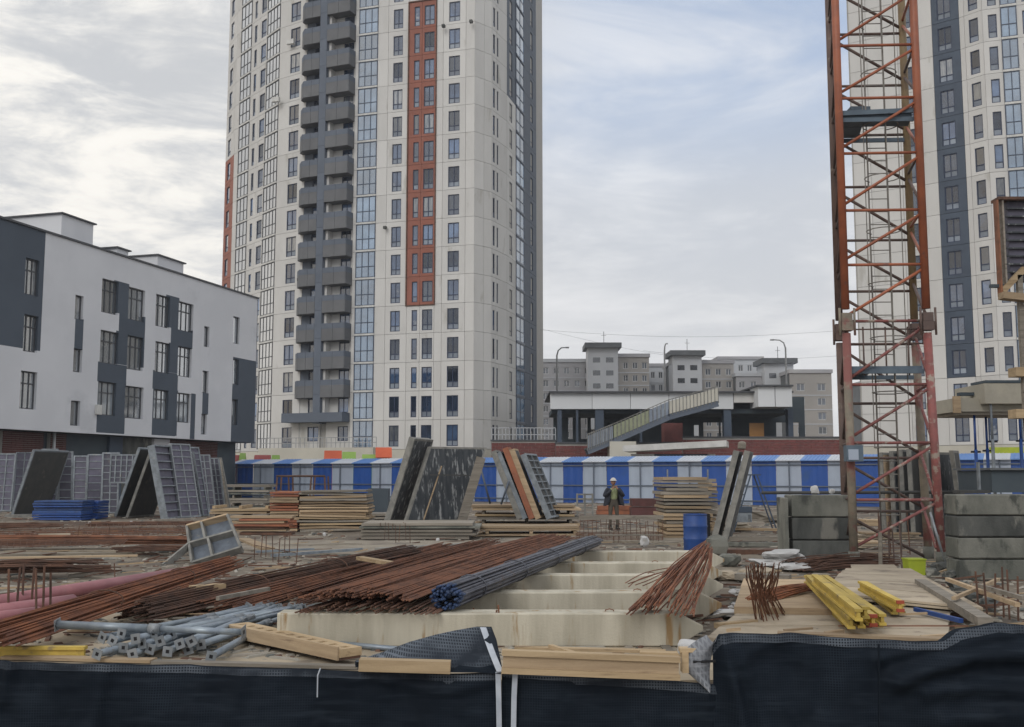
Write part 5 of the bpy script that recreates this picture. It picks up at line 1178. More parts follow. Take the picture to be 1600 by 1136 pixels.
# ------------------------------------------------------------------ formwork panels
def fpanel(label, A, B, h, lean, style='steel', thick=.12, group=None, face=1, name='formwork', z0=0.0, cols=None, rows=None, sheet=None, fr=None, tilt=0.0):
    """A,B: two base points (world). lean: horizontal shift of the top, towards the left-hand normal of A->B"""
    A = Vector(A); B = Vector(B); A.z = B.z = z0; d = (B - A); W = d.length; d.normalize(); nrm = Vector((-d.y, d.x, 0))
    hh = math.sqrt(max(.01, h * h - lean * lean)); up = (nrm * lean + Vector((0, 0, hh))) / h; n2 = d.cross(up).normalized()   # n2 towards the viewer when A is left of B
    up = (up + d * tilt).normalized()
    root = thing(name, label, 'formwork', mean(A, B), 0, group); o = root.location
    M = Matrix((( d.x, -n2.x, up.x, A.x - o.x), (d.y, -n2.y, up.y, A.y - o.y), (d.z, -n2.z, up.z, A.z - o.z), (0, 0, 0, 1)))
    frm = fr or (form_frame if style == 'steel' else form_conc); sh = sheet or (form_violet if style == 'steel' else form_dark)
    mb = MB(); mb.T = M; e = .07; mb.box(e, W - e, thick * (.35 if style == 'steel' else .04), thick * (.52 if style == 'steel' else .30), e, h - e)
    if style == 'ply': mb = MB(); mb.T = M; mb.box(e, W - e, .006, .03, e, h - e)
    mb.obj('face_sheet', sh, root)
    for (x0, x1, z0_, z1_) in ((0, e, 0, h), (W - e, W, 0, h), (e, W - e, 0, e), (e, W - e, h - e, h)):
        m2 = MB(); m2.T = M; m2.box(x0, x1, 0, thick, z0_, z1_); m2.obj('edge_rail', frm, root)
    cols = cols if cols is not None else max(1, round(W / .55)); rows = rows if rows is not None else max(3, round(h / .32))
    if style == 'steel':
        for i in range(1, cols): m2 = MB(); m2.T = M; x = W * i / cols; m2.box(x - .03, x + .03, .005, thick * .34, e, h - e); m2.obj('stiffener', frm, root)
        for j in range(1, rows): m2 = MB(); m2.T = M; z = h * j / rows; m2.box(e, W - e, .012, thick * .345, z - .022, z + .022); m2.obj('rib', frm, root)
    else:
        k = max(1, cols)
        for i in range(1, k): m2 = MB(); m2.T = M; x = W * i / k; m2.box(x - .035, x + .035, .032, thick, e, h - e); m2.obj('stiffener', frm, root)
    return root
# ---- left yard
def ap(px, py): return gr(px, py)
GL = 'steel formwork panels leaning in the left yard'
def LP(label, pa, pb, py, h, lean, style='steel', **k):
    yy = k.pop('pyb', py); return fpanel(label, gr(pa, py), gr(pb, yy), h, lean, style, group=k.pop('group', GL), **k)
def EP(label, px, py, depth, h, lean, style='steel', dx=0.0, **k):
    """panel seen nearly edge on, standing across the line of sight; lean > 0 : top to the left"""
    p = gr(px, py); q = p + Vector((dx, depth, 0)); return fpanel(label, p, q, h, lean, style, group=k.pop('group', GL), **k)
LP('grey lattice formwork panel cut by the left picture edge', -12, 17, 799, 2.95, .25, cols=2)
LP('pale lattice panel at the far left corner behind others', 18, 46, 795, 3.1, .2, cols=2, rows=7)
EP('dull dark form face leaning behind the blue stack, left leg of the first A-pair', 20, 806, 2.6, 3.1, -.95, 'ply', sheet=form_dim, dx=.5, cols=1, fr=form_frame)
LP('lattice panel right of the first dark form face, above the blue stack', 62, 88, 803, 3.1, .2, tilt=-.05, rows=10)
LP('narrow lattice panel overlapping to the right, above the blue stack', 90, 112, 802, 3.0, .25, tilt=-.06, rows=8)
LP('pale lattice panel in the middle of the left row', 112, 134, 799, 2.85, .3, tilt=-.05)
LP('violet backed lattice panel in the middle of the left row', 133, 158, 800, 2.9, .3, tilt=-.04, rows=8)
LP('wide pale lattice panel right of the violet backed one', 157, 184, 802, 2.95, .3, tilt=-.05, cols=2)
fpanel('short lattice panel raised high beside the big dark form face', at(170, 752, 49), at(214, 752, 49), 1.35, .05, group=GL, z0=1.45, cols=5, rows=5)
EP('big dull dark form face, left leg of the tall A-pair', 181, 809, 2.7, 3.15, -1.0, 'ply', sheet=form_dim, cols=1, dx=.35, fr=form_frame)
EP('inner dark form face of the tall A-pair', 200, 809, 2.4, 3.1, -1.0, 'ply', sheet=form_dim, cols=1, dx=.3)
EP('lattice panel edge forming the right leg of the tall A-pair', 262, 811, 1.9, 3.2, .72, dx=.2, cols=1, rows=9, thick=.3)
EP('white edged panel leaning right of the tall A-pair', 283, 809, 1.2, 3.3, .72, dx=.5, cols=2, rows=11, thick=.12, fr=galv_l)
EP('lattice panel leaning close behind the white edged one', 298, 807, 1.2, 3.2, .72, dx=.5, cols=2, rows=11, thick=.12)
LP('blue violet lattice panel right of the white edged one', 300, 318, 806, 2.95, .1, tilt=-.20, rows=9, cols=1)
LP('blue violet lattice panel behind the weathered board stack', 318, 338, 800, 2.9, .15, tilt=-.16, rows=8, cols=2)
LP('blue grey lattice panel leaning on its side against the striped fence end', 336, 352, 799, 2.75, .1, tilt=-.16, cols=2)
LP('narrow wooden panel leaning beside the striped fence end', 354, 361, 798, 2.8, .1, 'ply', tilt=-.22, cols=1, sheet=wood_g)
def yladder(label, px, py, h, Y=None):
    p = gr(px, py); t = thing('ladder', label, 'ladder', p); mb = MB()
    for x in (-.22, .22): mb.beam((x - .0, 0, 0), (x - .35, .3, h), .05, .05)
    mb.obj('side_rails', crane_yel, t)
    for i in range(9): f_ = (i + .7) / 9.5; mb = MB(); mb.beam((-.22 - .35 * f_, .3 * f_, h * f_), (.22 - .35 * f_, .3 * f_, h * f_), .035, .035); mb.obj('rung', crane_yel, t)
yladder('yellow ladder standing among the lattice panels of the left yard', 303, 800, 3.0)

def stack(label, px0, px1, pyb, pyt, depth, m_, n, name='board_stack', cat='timber stack', jit=.06, gap=.25, sets=1, mats=None, rot=0.0, z0=0.0, sag=0.0, group=None, end=None):
    """a pile of boards seen along its side; boards are parts"""
    a = gr(px0, pyb, z0); b = gr(px1, pyb, z0); Y = a.y; top = at((px0 + px1) / 2, pyt, Y).z; H = top - z0; W = b.x - a.x; cx = (a.x + b.x) / 2
    t = thing(name, label, cat, (cx, Y + depth / 2, z0), rot, group); h = H / n; k = 0
    for i in range(n):
        m2 = mats[rng.randrange(len(mats))] if mats else m_
        if i % 3 == 1 and gap > .2:
            for j in range(3): x = -W / 2 + W * (.08 + .42 * j) ; mb = MB(); mb.box(x - .05, x + .05, -depth / 2 + rng.uniform(-.02, .05), depth / 2, i * h, (i + 1) * h - .004); mb.obj('bearer', m2, t)
            continue
        for s_ in range(sets):
            x0 = -W / 2 + W * s_ / sets + rng.uniform(-jit, jit) * 1.3; x1 = -W / 2 + W * (s_ + 1) / sets + rng.uniform(-jit, jit) * 1.3 - .01; dy = rng.uniform(-.10, .04)
            dz = (sag + .012) * (rng.random() - .5); d2 = (sag + .012) * (rng.random() - .5); za = i * h + rng.uniform(.002, .35 * h if i else .01); zc = (i + 1) * h - .008; xm = (x0 + x1) / 2
            for u0, u1, e0, e1 in ((x0, xm, dz, 0), (xm, x1, 0, d2)):
                mb = MB() if u0 == x0 else mb
                mb.hexa([(u0, -depth / 2 + dy, za + e0), (u1, -depth / 2 + dy, za + e1), (u1, depth / 2 + dy, za + e1), (u0, depth / 2 + dy, za + e0), (u0, -depth / 2 + dy, zc + e0), (u1, -depth / 2 + dy, zc + e1), (u1, depth / 2 + dy, zc + e1), (u0, depth / 2 + dy, zc + e0)])
            mb.obj('board', m2, t)
    return t
stack('blue stack of shuttering grids at the foot of the left lattice panels', 51, 128, 813, 782, 1.2, form_blue, 8, 'shuttering_stack', 'formwork stack', .03, .1, mats=[form_blue, form_blue, blue_gl])
stack('blue crate like stack end touching the blue grid stack on its right', 129, 153, 811, 783, 1.2, blue_gl, 6, 'shuttering_stack', 'formwork stack', .01, .1)
stack('weathered board stack below the striped fence end, upper pile', 306, 422, 795, 757, 1.6, wood_g, 9, mats=[wood_g, wood_g, concrete], jit=.25)
stack('low pile of timber sheets left of the long lath stack', 325, 424, 828, 790, 1.5, wood, 8, mats=[wood, wood_l, wood_g], jit=.22, sag=.03)
stack('orange painted end of the long lath stack', 421, 466, 830, 768, 1.6, wood_o, 14, mats=[wood_o, wood_o, wood], jit=.02, gap=.1)
stack('long stack of many thin pale laths in front of the striped fence', 466.5, 574, 830, 766, 1.6, wood, 15, mats=[wood, wood_l, wood, wood_g], jit=.05, gap=.1, sag=.05)
stack('brown bottom layers in front of the lath stack', 366, 450, 836, 806, .6, wood, 7, mats=[wood, rust_d, wood_o], jit=.12, gap=.1)
stack('dark grey crate standing between lath stack and black forms', 574, 606, 801, 763, .9, form_dim, 1, 'site_crate', 'crate', .0, .1, mats=[dark_in])
stack('weathered pale boards below the dark grey crate', 566, 615, 818, 802, 1.4, wood_g, 3, mats=[wood_g, concrete], jit=.05, gap=.1)
stack('grey pallet stack carrying the black leaning forms', 566, 742, 843, 817, 2.0, wood_g, 5, 'pallet_stack', 'pallet stack', .12, .1, mats=[wood_g, concrete, wood_g])
stack('wide timber stack right of the black leaning forms, upper layers', 742, 905, 822, 789, 2.0, wood, 7, mats=[wood_g, wood, wood_l], jit=.12)
stack('wide low pallets in front of the upper timber layers', 748, 912, 838, 822, 1.4, wood, 4, mats=[wood_g, wood], jit=.10)
st1 = stack('tall timber stack with a dark opening, left of the leaning plank pair', 1039, 1112, 842, 745, 2.0, wood, 17, mats=[wood, wood_g, wood_g, wood], jit=.07, gap=.1)
stack('narrow timber stack squeezed behind the tall one, right side', 1108, 1122, 834, 748, 2.0, wood_g, 14, mats=[wood_g, wood], jit=.01, gap=.1)
mb = MB(); p0 = at(1077, 839, 26.1); p1 = at(1110, 802, 26.1)
q = gr(1077, 842); Yq = q.y; p0 = at(1075, 838, Yq - .12); p1 = at(1109, 803, Yq - .12); mb.box(p0.x, p1.x, Yq - .13, Yq - .07, p0.z, p1.z); solo(mb, 'opening_shade', hole_m, 'black slab standing in for the shaded opening of the tall timber stack', 'box')  # near-black slab in front paints the shade inside the stack's opening
for px in (1043, 1106):
    p = at(px, 745, Yq + .5); mb = MB(); mb.box(p.x - .02, p.x + .02, p.y - .02, p.y + .02, p.z - .1, p.z + .22); solo(mb, 'steel_pin', galv_l, 'pale pin sticking up from the tall timber stack, %s end' % ('left' if px < 1100 else 'right'), 'pin')
stack('rust brown steel boxes behind the starter bars, right of the worker', 988, 1038, 806, 779, 1.0, rust_d, 2, 'steel_box', 'box', .02, .1, mats=[brick_d])
stack('orange brown planks lying behind the worker', 934, 988, 804, 790, .6, wood_o, 2, 'plank_pile', 'planks', .05, .1, mats=[wood_o])
def crate_frame(label, px0, px1, pyb, pyt, m_):
    a = gr(px0, pyb); b = gr(px1, pyb); H = at(px0, pyt, a.y).z; W = b.x - a.x; t = thing('slatted_crate', label, 'crate', ((a.x + b.x) / 2, a.y, 0)); k = 3
    for i in range(k): x = -W / 2 + W * i / (k - 1); mb = MB(); mb.box(x - .04, x + .04, -.03, .03, 0, H); mb.obj('post', m_, t)
    for i in range(5): z = H * (.12 + .2 * i); mb = MB(); mb.box(-W / 2, W / 2, .035, .06, z, z + .07); mb.obj('slat', m_, t)
crate_frame('pale slatted crate upright left of the worker', 902, 926, 806, 771, form_conc)
# sawhorses behind the lath stack
for i, (p0, p1, lb) in enumerate(((430, 452, 'brown steel trestle behind the orange stack end, left'), (483, 509, 'brown steel trestle behind the lath stack, right'))):
    a = gr(p0, 790); b = gr(p1, 790); H = at(p0, 744, a.y).z; t = thing('steel_trestle', lb, 'trestle', ((a.x + b.x) / 2, a.y, 0), 0, 'steel trestles'); W = b.x - a.x
    for s_ in (-1, 1):
        mb = MB(); mb.beam((s_ * W / 2, 0, 0), (s_ * W * .4, 0, H), .09, .09); mb.obj('leg', rust_d, t); mb = MB(); mb.beam((s_ * W / 2, 1.2, 0), (s_ * W * .4, 1.2, H), .09, .09); mb.obj('leg', rust_d, t)
    mb = MB(); mb.beam((-W * .42, 0, H), (W * .42, 0, H), .1, .1); mb.obj('top_bar', rust_d, t); mb = MB(); mb.beam((-W * .45, 0, H * .5), (W * .45, 0, H * .5), .06, .06); mb.obj('cross_bar', rust_d, t)
pipe('long brown tube spanning between the two steel trestles', at(432, 744, 61), at(508, 744, 61), .06, rust_d, 'steel_tube', 'tube', 8)

# ---- black leaning forms in the centre
YB = gr(640, 820, .25).y
def cpt(px, Y): return Vector((rat(px, 780) * Y, Y, 0))
GB = 'black leaning forms in the centre'
zb = .36; Yc = 33.0
fpanel('big black form face with white cement streaks, leaning right, centre', cpt(634, Yc), cpt(726, Yc + 1.2), 2.55, .12, 'ply', group=GB, z0=zb, tilt=.38, cols=3, thick=.16)
fpanel('black form with pale edge directly left of the big streaked face', cpt(609, Yc + .3), cpt(609, Yc + .3) + Vector((.5, 1.3, 0)), 2.75, -.85, 'ply', group=GB, z0=zb, cols=1, thick=.2)
mb = MB(); a = cpt(722, Yc + .8) + Vector((0, -.15, zb)); b = at(752, 715, Yc + 1.0) + Vector((0, -.15, 0)); mb.beam(a, b, .30, .10, (0, 1, 0)); solo(mb, 'timber_board', wood_g, 'yellowish weathered board along the right edge of the big black form', 'board')
mb = MB(); mb.beam(at(662, 812, Yc + .3), at(690, 728, Yc + .4), .05, .04); solo(mb, 'timber_lath', wood, 'brown lath leaning on the big black form face', 'lath')
mb = MB(); mb.beam(at(672, 742, Yc + .2), at(748, 743, Yc + .9), .05, .04); solo(mb, 'timber_lath', form_dim, 'dark lath across the upper part of the big black form', 'lath')
# ---- panels leaning left
def EPc(label, px, Y, depth, h, lean, style, dx=0.0, **k):
    p = cpt(px, Y); return fpanel(label, p, p + Vector((dx, depth, 0)), h, lean, style, **k)
GT = 'panels leaning left in front of the striped fence'
Yt = 37.0
for (pa, pb, h, tl, sty, sh, fr_, lb) in ((816, 824, 2.55, -.40, 'steel', form_dim, form_conc, 'narrow grey panel leaning left, leftmost of the three leaning forms'), (824, 832, 2.5, -.40, 'steel', form_dim, form_frame, 'grey ribbed panel leaning left behind the orange edged one'), (835, 842, 2.65, -.40, 'ply', wood, wood_o, 'orange edged wooden panel leaning left'),
        (845, 853, 2.6, -.38, 'ply', form_dim, wood, 'brown flecked wooden panel right of the orange edged one'), (862, 886, 2.45, -.34, 'steel', form_dim, form_frame, 'dark ribbed steel panel leaning left, rightmost of the leaning forms')):
    EPc(lb, pa, Yt, .9 if pb - pa < 20 else 1.6, h, .95, sty, dx=(pb - pa) * .018, group=GT, z0=.35, sheet=sh, fr=fr_, cols=2 if pb - pa > 20 else 1, rows=9, thick=.2)
for i, (p0, p1, lb) in enumerate((((752, 735), (766, 787), 'thin dark prop leaning beside the black forms'), ((795, 752), (783, 788), 'thin dark prop under the panels leaning left'))):
    pipe(lb, at(*p0, 37), at(*p1, 37.2), .035, grey_wall, 'steel_prop', 'steel prop', 6)
# ---- two plank forms leaning right by the timber stack
GQ = 'two tall forms leaning right beside the timber stack'; Yq2 = 29.5
fpanel('left one of the two tall pale edged forms leaning right', cpt(1118, Yq2), cpt(1118, Yq2) + Vector((.35, 1.1, 0)), 2.58, -.68, 'ply', group=GQ, cols=1, thick=.16, fr=form_conc)
fpanel('right one of the two tall pale edged forms leaning right', cpt(1135, Yq2), cpt(1135, Yq2) + Vector((.35, 1.1, 0)), 2.58, -.68, 'ply', group=GQ, cols=1, thick=.16, fr=form_conc)
p = at(1160, 702, Yq2 + .4); lump('formwork_offcut', 'pale offcut wedged between the tops of the two tall forms', 'offcut', p, .12, .1, .12, wood_g, 3)
# ---- blue trestle ladder
def trestle():
    a = gr(1146, 832); b = gr(1215, 832); top = at(1178, 743, a.y); t = thing('trestle_ladder', 'thin dark blue A shaped trestle ladder behind the tall leaning forms', 'ladder', ((a.x + b.x) / 2, a.y, 0)); o = t.location; W = .12
    for s_, x in ((-1, a.x - o.x), (1, b.x - o.x)):
        for dy in (0, .5):
            mb = MB(); mb.beam((x, dy, 0), (top.x - o.x + s_ * .11, dy, top.z), .04, .04); mb.obj('leg', navy_m, t)
        for i in range(5 if s_ < 0 else 1): f_ = .15 + .17 * i; mb = MB(); xx = x + (top.x - o.x + s_ * .11 - x) * f_; mb.beam((xx, 0, top.z * f_), (xx, .5, top.z * f_), .03, .03); mb.obj('rung', navy_m, t)
    mb = MB(); mb.box(top.x - o.x - .16, top.x - o.x + .22, -.02, .52, top.z, top.z + .04); mb.obj('top_step', navy_m, t)
    for f_ in (.3, .5): mb = MB(); xl = (a.x - o.x) * (1 - f_) + (top.x - o.x) * f_; mb.beam((xl, 0, top.z * f_), (xl + .45 * (1 - f_), 0, top.z * f_), .03, .03); mb.obj('cross_bar', form_frame, t)
trestle()
def bigbox(label, px0, px1, py0, py1, Y, d, m_, name, cat, m2=None):
    a = at(px0, py0, Y); b = at(px1, py1, Y); z = max(-.05, b.z); t = thing(name, label, cat, ((a.x + b.x) / 2, Y, z)); W = (b.x - a.x) / 2
    mb = MB(); mb.box(-W, W, 0, d, 0, (a.z - z) * .62); mb.obj('cabinet_body', m2 or m_, t); mb = MB(); mb.box(-W - .01, W + .01, -.02, d + .02, (a.z - z) * .62 + .003, a.z - z); mb.obj('lid', m_, t)
    for s_ in (-1, 1): mb = MB(); mb.box(s_ * W * .7 - .04, s_ * W * .7 + .04, -.03, -.003, .05, (a.z - z) * .5); mb.obj('leg', form_frame, t)
bigbox('dark teal cabinet with grey front under the trestle ladder', 1150, 1175, 792, 816, 34, .8, navy_m, 'site_cabinet', 'cabinet', form_frame)
lump('rubble_pile', 'pale rubble bags at the foot of the trestle ladder', 'rubble', gr(1148, 829), .55, .3, .11, ply, 41, .7, 3)
lump('rubble_pile', 'pale broken boards heap behind the trestle ladder, right', 'rubble', gr(1196, 815), .8, .4, .2, wood_g, 42, .8, 3)
for (p0, p1, w_, h_, z, m_, lb) in (((1140, 842), (1222, 842), .10, .12, .08, wood_g, 'dark beam crossing behind the left block stack, upper'), ((1135, 850), (1225, 851), .20, .10, .05, concrete, 'pale concrete kerb left of the block stack'), ((1135, 862), (1224, 862), .5, .12, .02, rust_d, 'dark brown beam low in front of the pale kerb'),
        ((1140, 826), (1225, 828), .1, .08, .1, wood, 'light plank behind the left block stack')):
    beamobj('timber_beam', lb, 'beam', gr(*p0, z), gr(*p1, z), w_, h_, m_)
pipe('horizontal brown guard pipe running behind the two block stacks', at(1190, 770, 26.5), at(1520, 769, 26.5), .045, form_dim, 'guard_pipe', 'pipe', 6)
# ---- behind the crane: leaning forms
GR = 'forms leaning behind the crane mast'; Yr = 30.5
for (pa, pb, h, tl, sty, sh, fr_, lb) in ((1383, 1396, 2.5, .06, 'ply', wood, form_conc, 'brown wooden panel behind the crane mast, leftmost'), (1398, 1412, 2.55, .10, 'ply', form_dark, form_conc, 'dark faced form behind the crane mast, second from left'), (1414, 1424, 2.6, .10, 'ply', form_dim, form_conc, 'narrow form behind the crane mast, third from left'),
        (1428, 1442, 2.6, .05, 'ply', form_dim, form_conc, 'form right behind the front crane leg'), (1456, 1464, 2.55, .08, 'ply', form_dim, form_conc, 'left leg of the A-pair right of the crane mast'), (1468, 1502, 2.5, .0, 'ply', form_dark, form_conc, 'black form face of the A-pair right of the crane mast'), (1506, 1514, 2.6, -.22, 'ply', form_dim, form_conc, 'right leg of the A-pair right of the crane mast')):
    fpanel(lb, cpt(pa, Yr), cpt(pb, Yr + .5), h, .1, sty, group=GR, tilt=tl, sheet=sh, fr=fr_, cols=1)
for i, (px0, px1, py0, py1, lb) in enumerate(((1345, 1440, 843, 832, 'grey plank pile behind the crane legs, lower'), (1350, 1395, 822, 812, 'pale plank pile behind the crane legs, upper'), (1345, 1380, 857, 846, 'yellowish plank pile between the crane legs'))):
    stack(lb, px0, px1, py0, py1, .9, wood, 3, mats=[wood, wood_g, ply], jit=.1, gap=.1)
beamobj('timber_post', 'thin pale timber post in front of the crane diagonal', 'post', gr(1376, 893), at(1375, 832, gr(1376, 893).y), .06, .05, wood_g)

# ---- right edge: slab edges on props, hanging formwork
def right_edge():
    Y = 27.0
    def bx(label, p0, p1, py0, py1, y0, y1, name, m_, cat):
        a = at(p0, py0, y0); b = at(p1, py1, y0); mb = MB(); mb.box(a.x, b.x, y0, y1, b.z, a.z); return mb, (a, b)
    t = thing('slab_formwork', 'pair of pale concrete edge slabs carried by thin props at the right edge', 'slab formwork', (at(1550, 700, Y).x, Y, 0)); o = t.location
    def part(p0, p1, py0, py1, y0, y1, nm, m_):
        a = at(p0, py0, y0); b = at(p1, py1, y0); mb = MB(); mb.box(a.x - o.x, b.x - o.x, y0 - o.y, y1 - o.y, b.z, a.z); return mb.obj(nm, m_, t)
    part(1493, 1690, 622, 643, Y - .3, Y + 1.6, 'edge_slab', slab_edge); part(1538, 1690, 599, 630.5, Y - .6, Y + 1.2, 'edge_slab', slab_edge)
    part(1490, 1502, 619, 645, Y - .4, Y - .31, 'end_board', wood); part(1500, 1540, 613, 618, Y, Y + .2, 'bar', dark_in); part(1540, 1690, 594, 598, Y, Y + .9, 'ply_strip', dark_in)
    part(1500, 1690, 643.6, 648, Y - .2, Y + 1.4, 'joist', wood_g)
    for px, py, m_, yy in ((1522, 648, blue_gl, Y), (1540, 648, blue_gl, Y + .8), (1548, 631, form_frame, Y - .5), (1592, 631, blue_gl, Y), (1640, 631, form_frame, Y)):
        a = at(px, py, yy); mb = MB(); mb.tube((a.x - o.x, yy - o.y, 0), (a.x - o.x, yy - o.y, a.z - .9), .045, 8); mb.tube((a.x - o.x, yy - o.y, a.z - .9), (a.x - o.x, yy - o.y, a.z - .005), .032, 8); q = mb.obj('prop', m_, t)
        mb = MB(); mb.box(a.x - o.x - .12, a.x - o.x + .12, yy - o.y - .02, yy - o.y + .02, a.z - .98, a.z - .93); mb.obj('prop_collar', hole_m, q)
    # hanging wall form with bracket and walkway
    Y2 = 24.5; t = thing('wall_formwork', 'rusty framed climbing wall form with timber bracket high at the right edge', 'formwork panel', (at(1580, 700, Y2).x, Y2, 0)); o = t.location
    part(1573, 1680, 312, 440, Y2 + .12, Y2 + .3, 'face_sheet', form_violet)
    for k in range(11): y = 312 + 12.4 * k; part(1573, 1680, y, y + 2.2, Y2 + .04, Y2 + .115, 'rib', form_dark)
    part(1560, 1565, 312, 462, Y2 - .1, Y2 + .1, 'edge_rail', rust); part(1568, 1572.5, 310, 455, Y2 - .05, Y2 + .15, 'edge_rail', wood_g); part(1560, 1680, 307, 311.5, Y2 - .1, Y2 + .3, 'edge_rail', rust_d)
    part(1548, 1570, 444, 449, Y2, Y2 + .1, 'bar', dark_in)
    a = at(1566, 455, Y2) - o; b = at(1600, 420, Y2) - o; mb = MB(); mb.beam(a, b, .12, .14); mb.obj('bracket', wood_l, t); a = at(1564, 462, Y2 - .1) - o; b = at(1640, 470, Y2 - .1) - o; mb = MB(); mb.beam(a, b, .3, .16); mb.obj('bracket', wood, t)
    a = at(1592, 430, Y2) - o; mb = MB(); mb.beam((a.x, 0, 0), (a.x, 0, a.z), .12, .12); mb.obj('mast_post', wood_g, t)
    for py in (575, 640):
        p0 = at(1581, py, Y2) - o; p1 = at(1610, py + 14, Y2) - o; mb = MB(); mb.box(p0.x, p1.x, -.2, .2, p1.z, p0.z); mb.obj('timber_packer', wood_l, t)
    # dark container with blue and white props behind the right block stack
    t = thing('site_container', 'dark low container behind the right block stack', 'container', (at(1600, 760, 24).x, 24, 0)); o = t.location
    part(1549, 1700, 735, 769.5, 24, 25.8, 'container_body', dark_in); part(1547, 1702, 731, 734.5, 23.9, 25.9, 'container_lid', far_dark); part(1500, 1548, 766, 771, 24, 24.4, 'shelf', form_dim)
    part(1528, 1533, 722, 765, 24, 24.1, 'post', form_frame)
    mb = MB(); a = at(1548, 700, 66); b = at(1600, 712, 66); mb.box(a.x, b.x, 66, 66.2, a.z - .35, a.z + .05); solo(mb, 'netting_strip', lime, 'lime green strip above the fence at the right edge', 'netting')
right_edge()

# ------------------------------------------------------------------ tilted form box, pink pipes, mats and planks on the left
def tilted_form():
    """shallow steel box lying on its edge: a floor plate with tall flanges and a rib between two bays"""
    t = thing('form_box', 'tilted grey steel form box with two blue grey bays, left of the starter cage', 'formwork', gr(335, 878)); o = t.location
    Y = o.y; P = lambda x, y, d_: at(x, y, Y + d_) - o
    bl, br, tr, tl = P(304, 886, -.3), P(380, 862, -.35), P(359, 811, .55), P(296, 828, .65)
    n = (br - bl).cross(tl - bl).normalized()
    if n.y > 0: n = -n
    n *= .16; ml, mr = bl.lerp(tl, .52), br.lerp(tr, .50)
    for a, b, c, d_ in ((bl, br, mr, ml), (ml, mr, tr, tl)):
        mb = MB(); mb.hexa([a - n * .2, b - n * .2, c - n * .2, d_ - n * .2, a, b, c, d_]); mb.obj('face_sheet', box_blue, t)
    for a, b in ((bl, br), (ml, mr), (tl, tr), (bl, tl), (br, tr), (bl.lerp(br, .42), ml.lerp(mr, .42)), (ml.lerp(mr, .36), tl.lerp(tr, .36)), (P(258, 890, -.6), ml)):
        e = (b - a).normalized().cross(n).normalized() * .025; mb = MB(); mb.hexa([a - e, b - e, b + e, a + e, a - e + n, b - e + n, b + e + n, a + e + n]); mb.obj('flange', form_conc if a is not tl else wood, t)
tilted_form()
pipe('long pink plastic pipe, upper one, running up to the tilted form box', gr(-20, 944, .16), gr(300, 893, .16), .10, pink, 'plastic_pipe', 'pipe', 16)
pipe('shorter pink plastic pipe in front with its cut end showing', gr(-20, 958, .10), gr(114, 940, .10), .10, pink, 'plastic_pipe', 'pipe', 16)
pipe('third pink plastic pipe low at the left edge', gr(-20, 966, .07), gr(60, 956, .07), .07, pink, 'plastic_pipe', 'pipe', 12)
def mat_grid(label, c4, nx, ny, z, r=.008, m_=rust_d, layers=1, name='rebar_mesh'):
    a, b, c, d = [Vector((p.x, p.y, z)) for p in c4]; mb = MB()
    for l in range(layers):
        e = Vector((0, 0, l * .03))
        for i in range(nx + 1): mb.tube(a.lerp(b, i / nx) + e, d.lerp(c, i / nx) + e, r, 4, caps=False)
        for i in range(ny + 1): mb.tube(a.lerp(d, i / ny) + e + Vector((0, 0, .016)), b.lerp(c, i / ny) + e + Vector((0, 0, .016)), r, 4, caps=False)
    return solo(mb, name, m_, label, 'rebar mesh')
mat_grid('rusty welded mesh lying flat beyond the pink pipes', [gr(-20, 880), gr(190, 872), gr(200, 862), gr(-20, 866)], 22, 6, .30, .009)
mat_grid('rusty mesh stack in the left yard behind the sandy strip', [gr(-20, 852), gr(300, 846), gr(300, 838), gr(-20, 842)], 40, 3, .20, .008, rust, 2)
mat_grid('dark mesh layer in front of the blue shuttering stack', [gr(-20, 836), gr(330, 832), gr(330, 822), gr(-20, 826)], 40, 3, .14, .008, rust_d, 2)
mat_grid('low mesh behind the row of starter bars before the worker', [gr(900, 850), gr(1036, 850), gr(1036, 838), gr(900, 838)], 14, 6, .10, .008, rust_d)
g = random.Random(77)
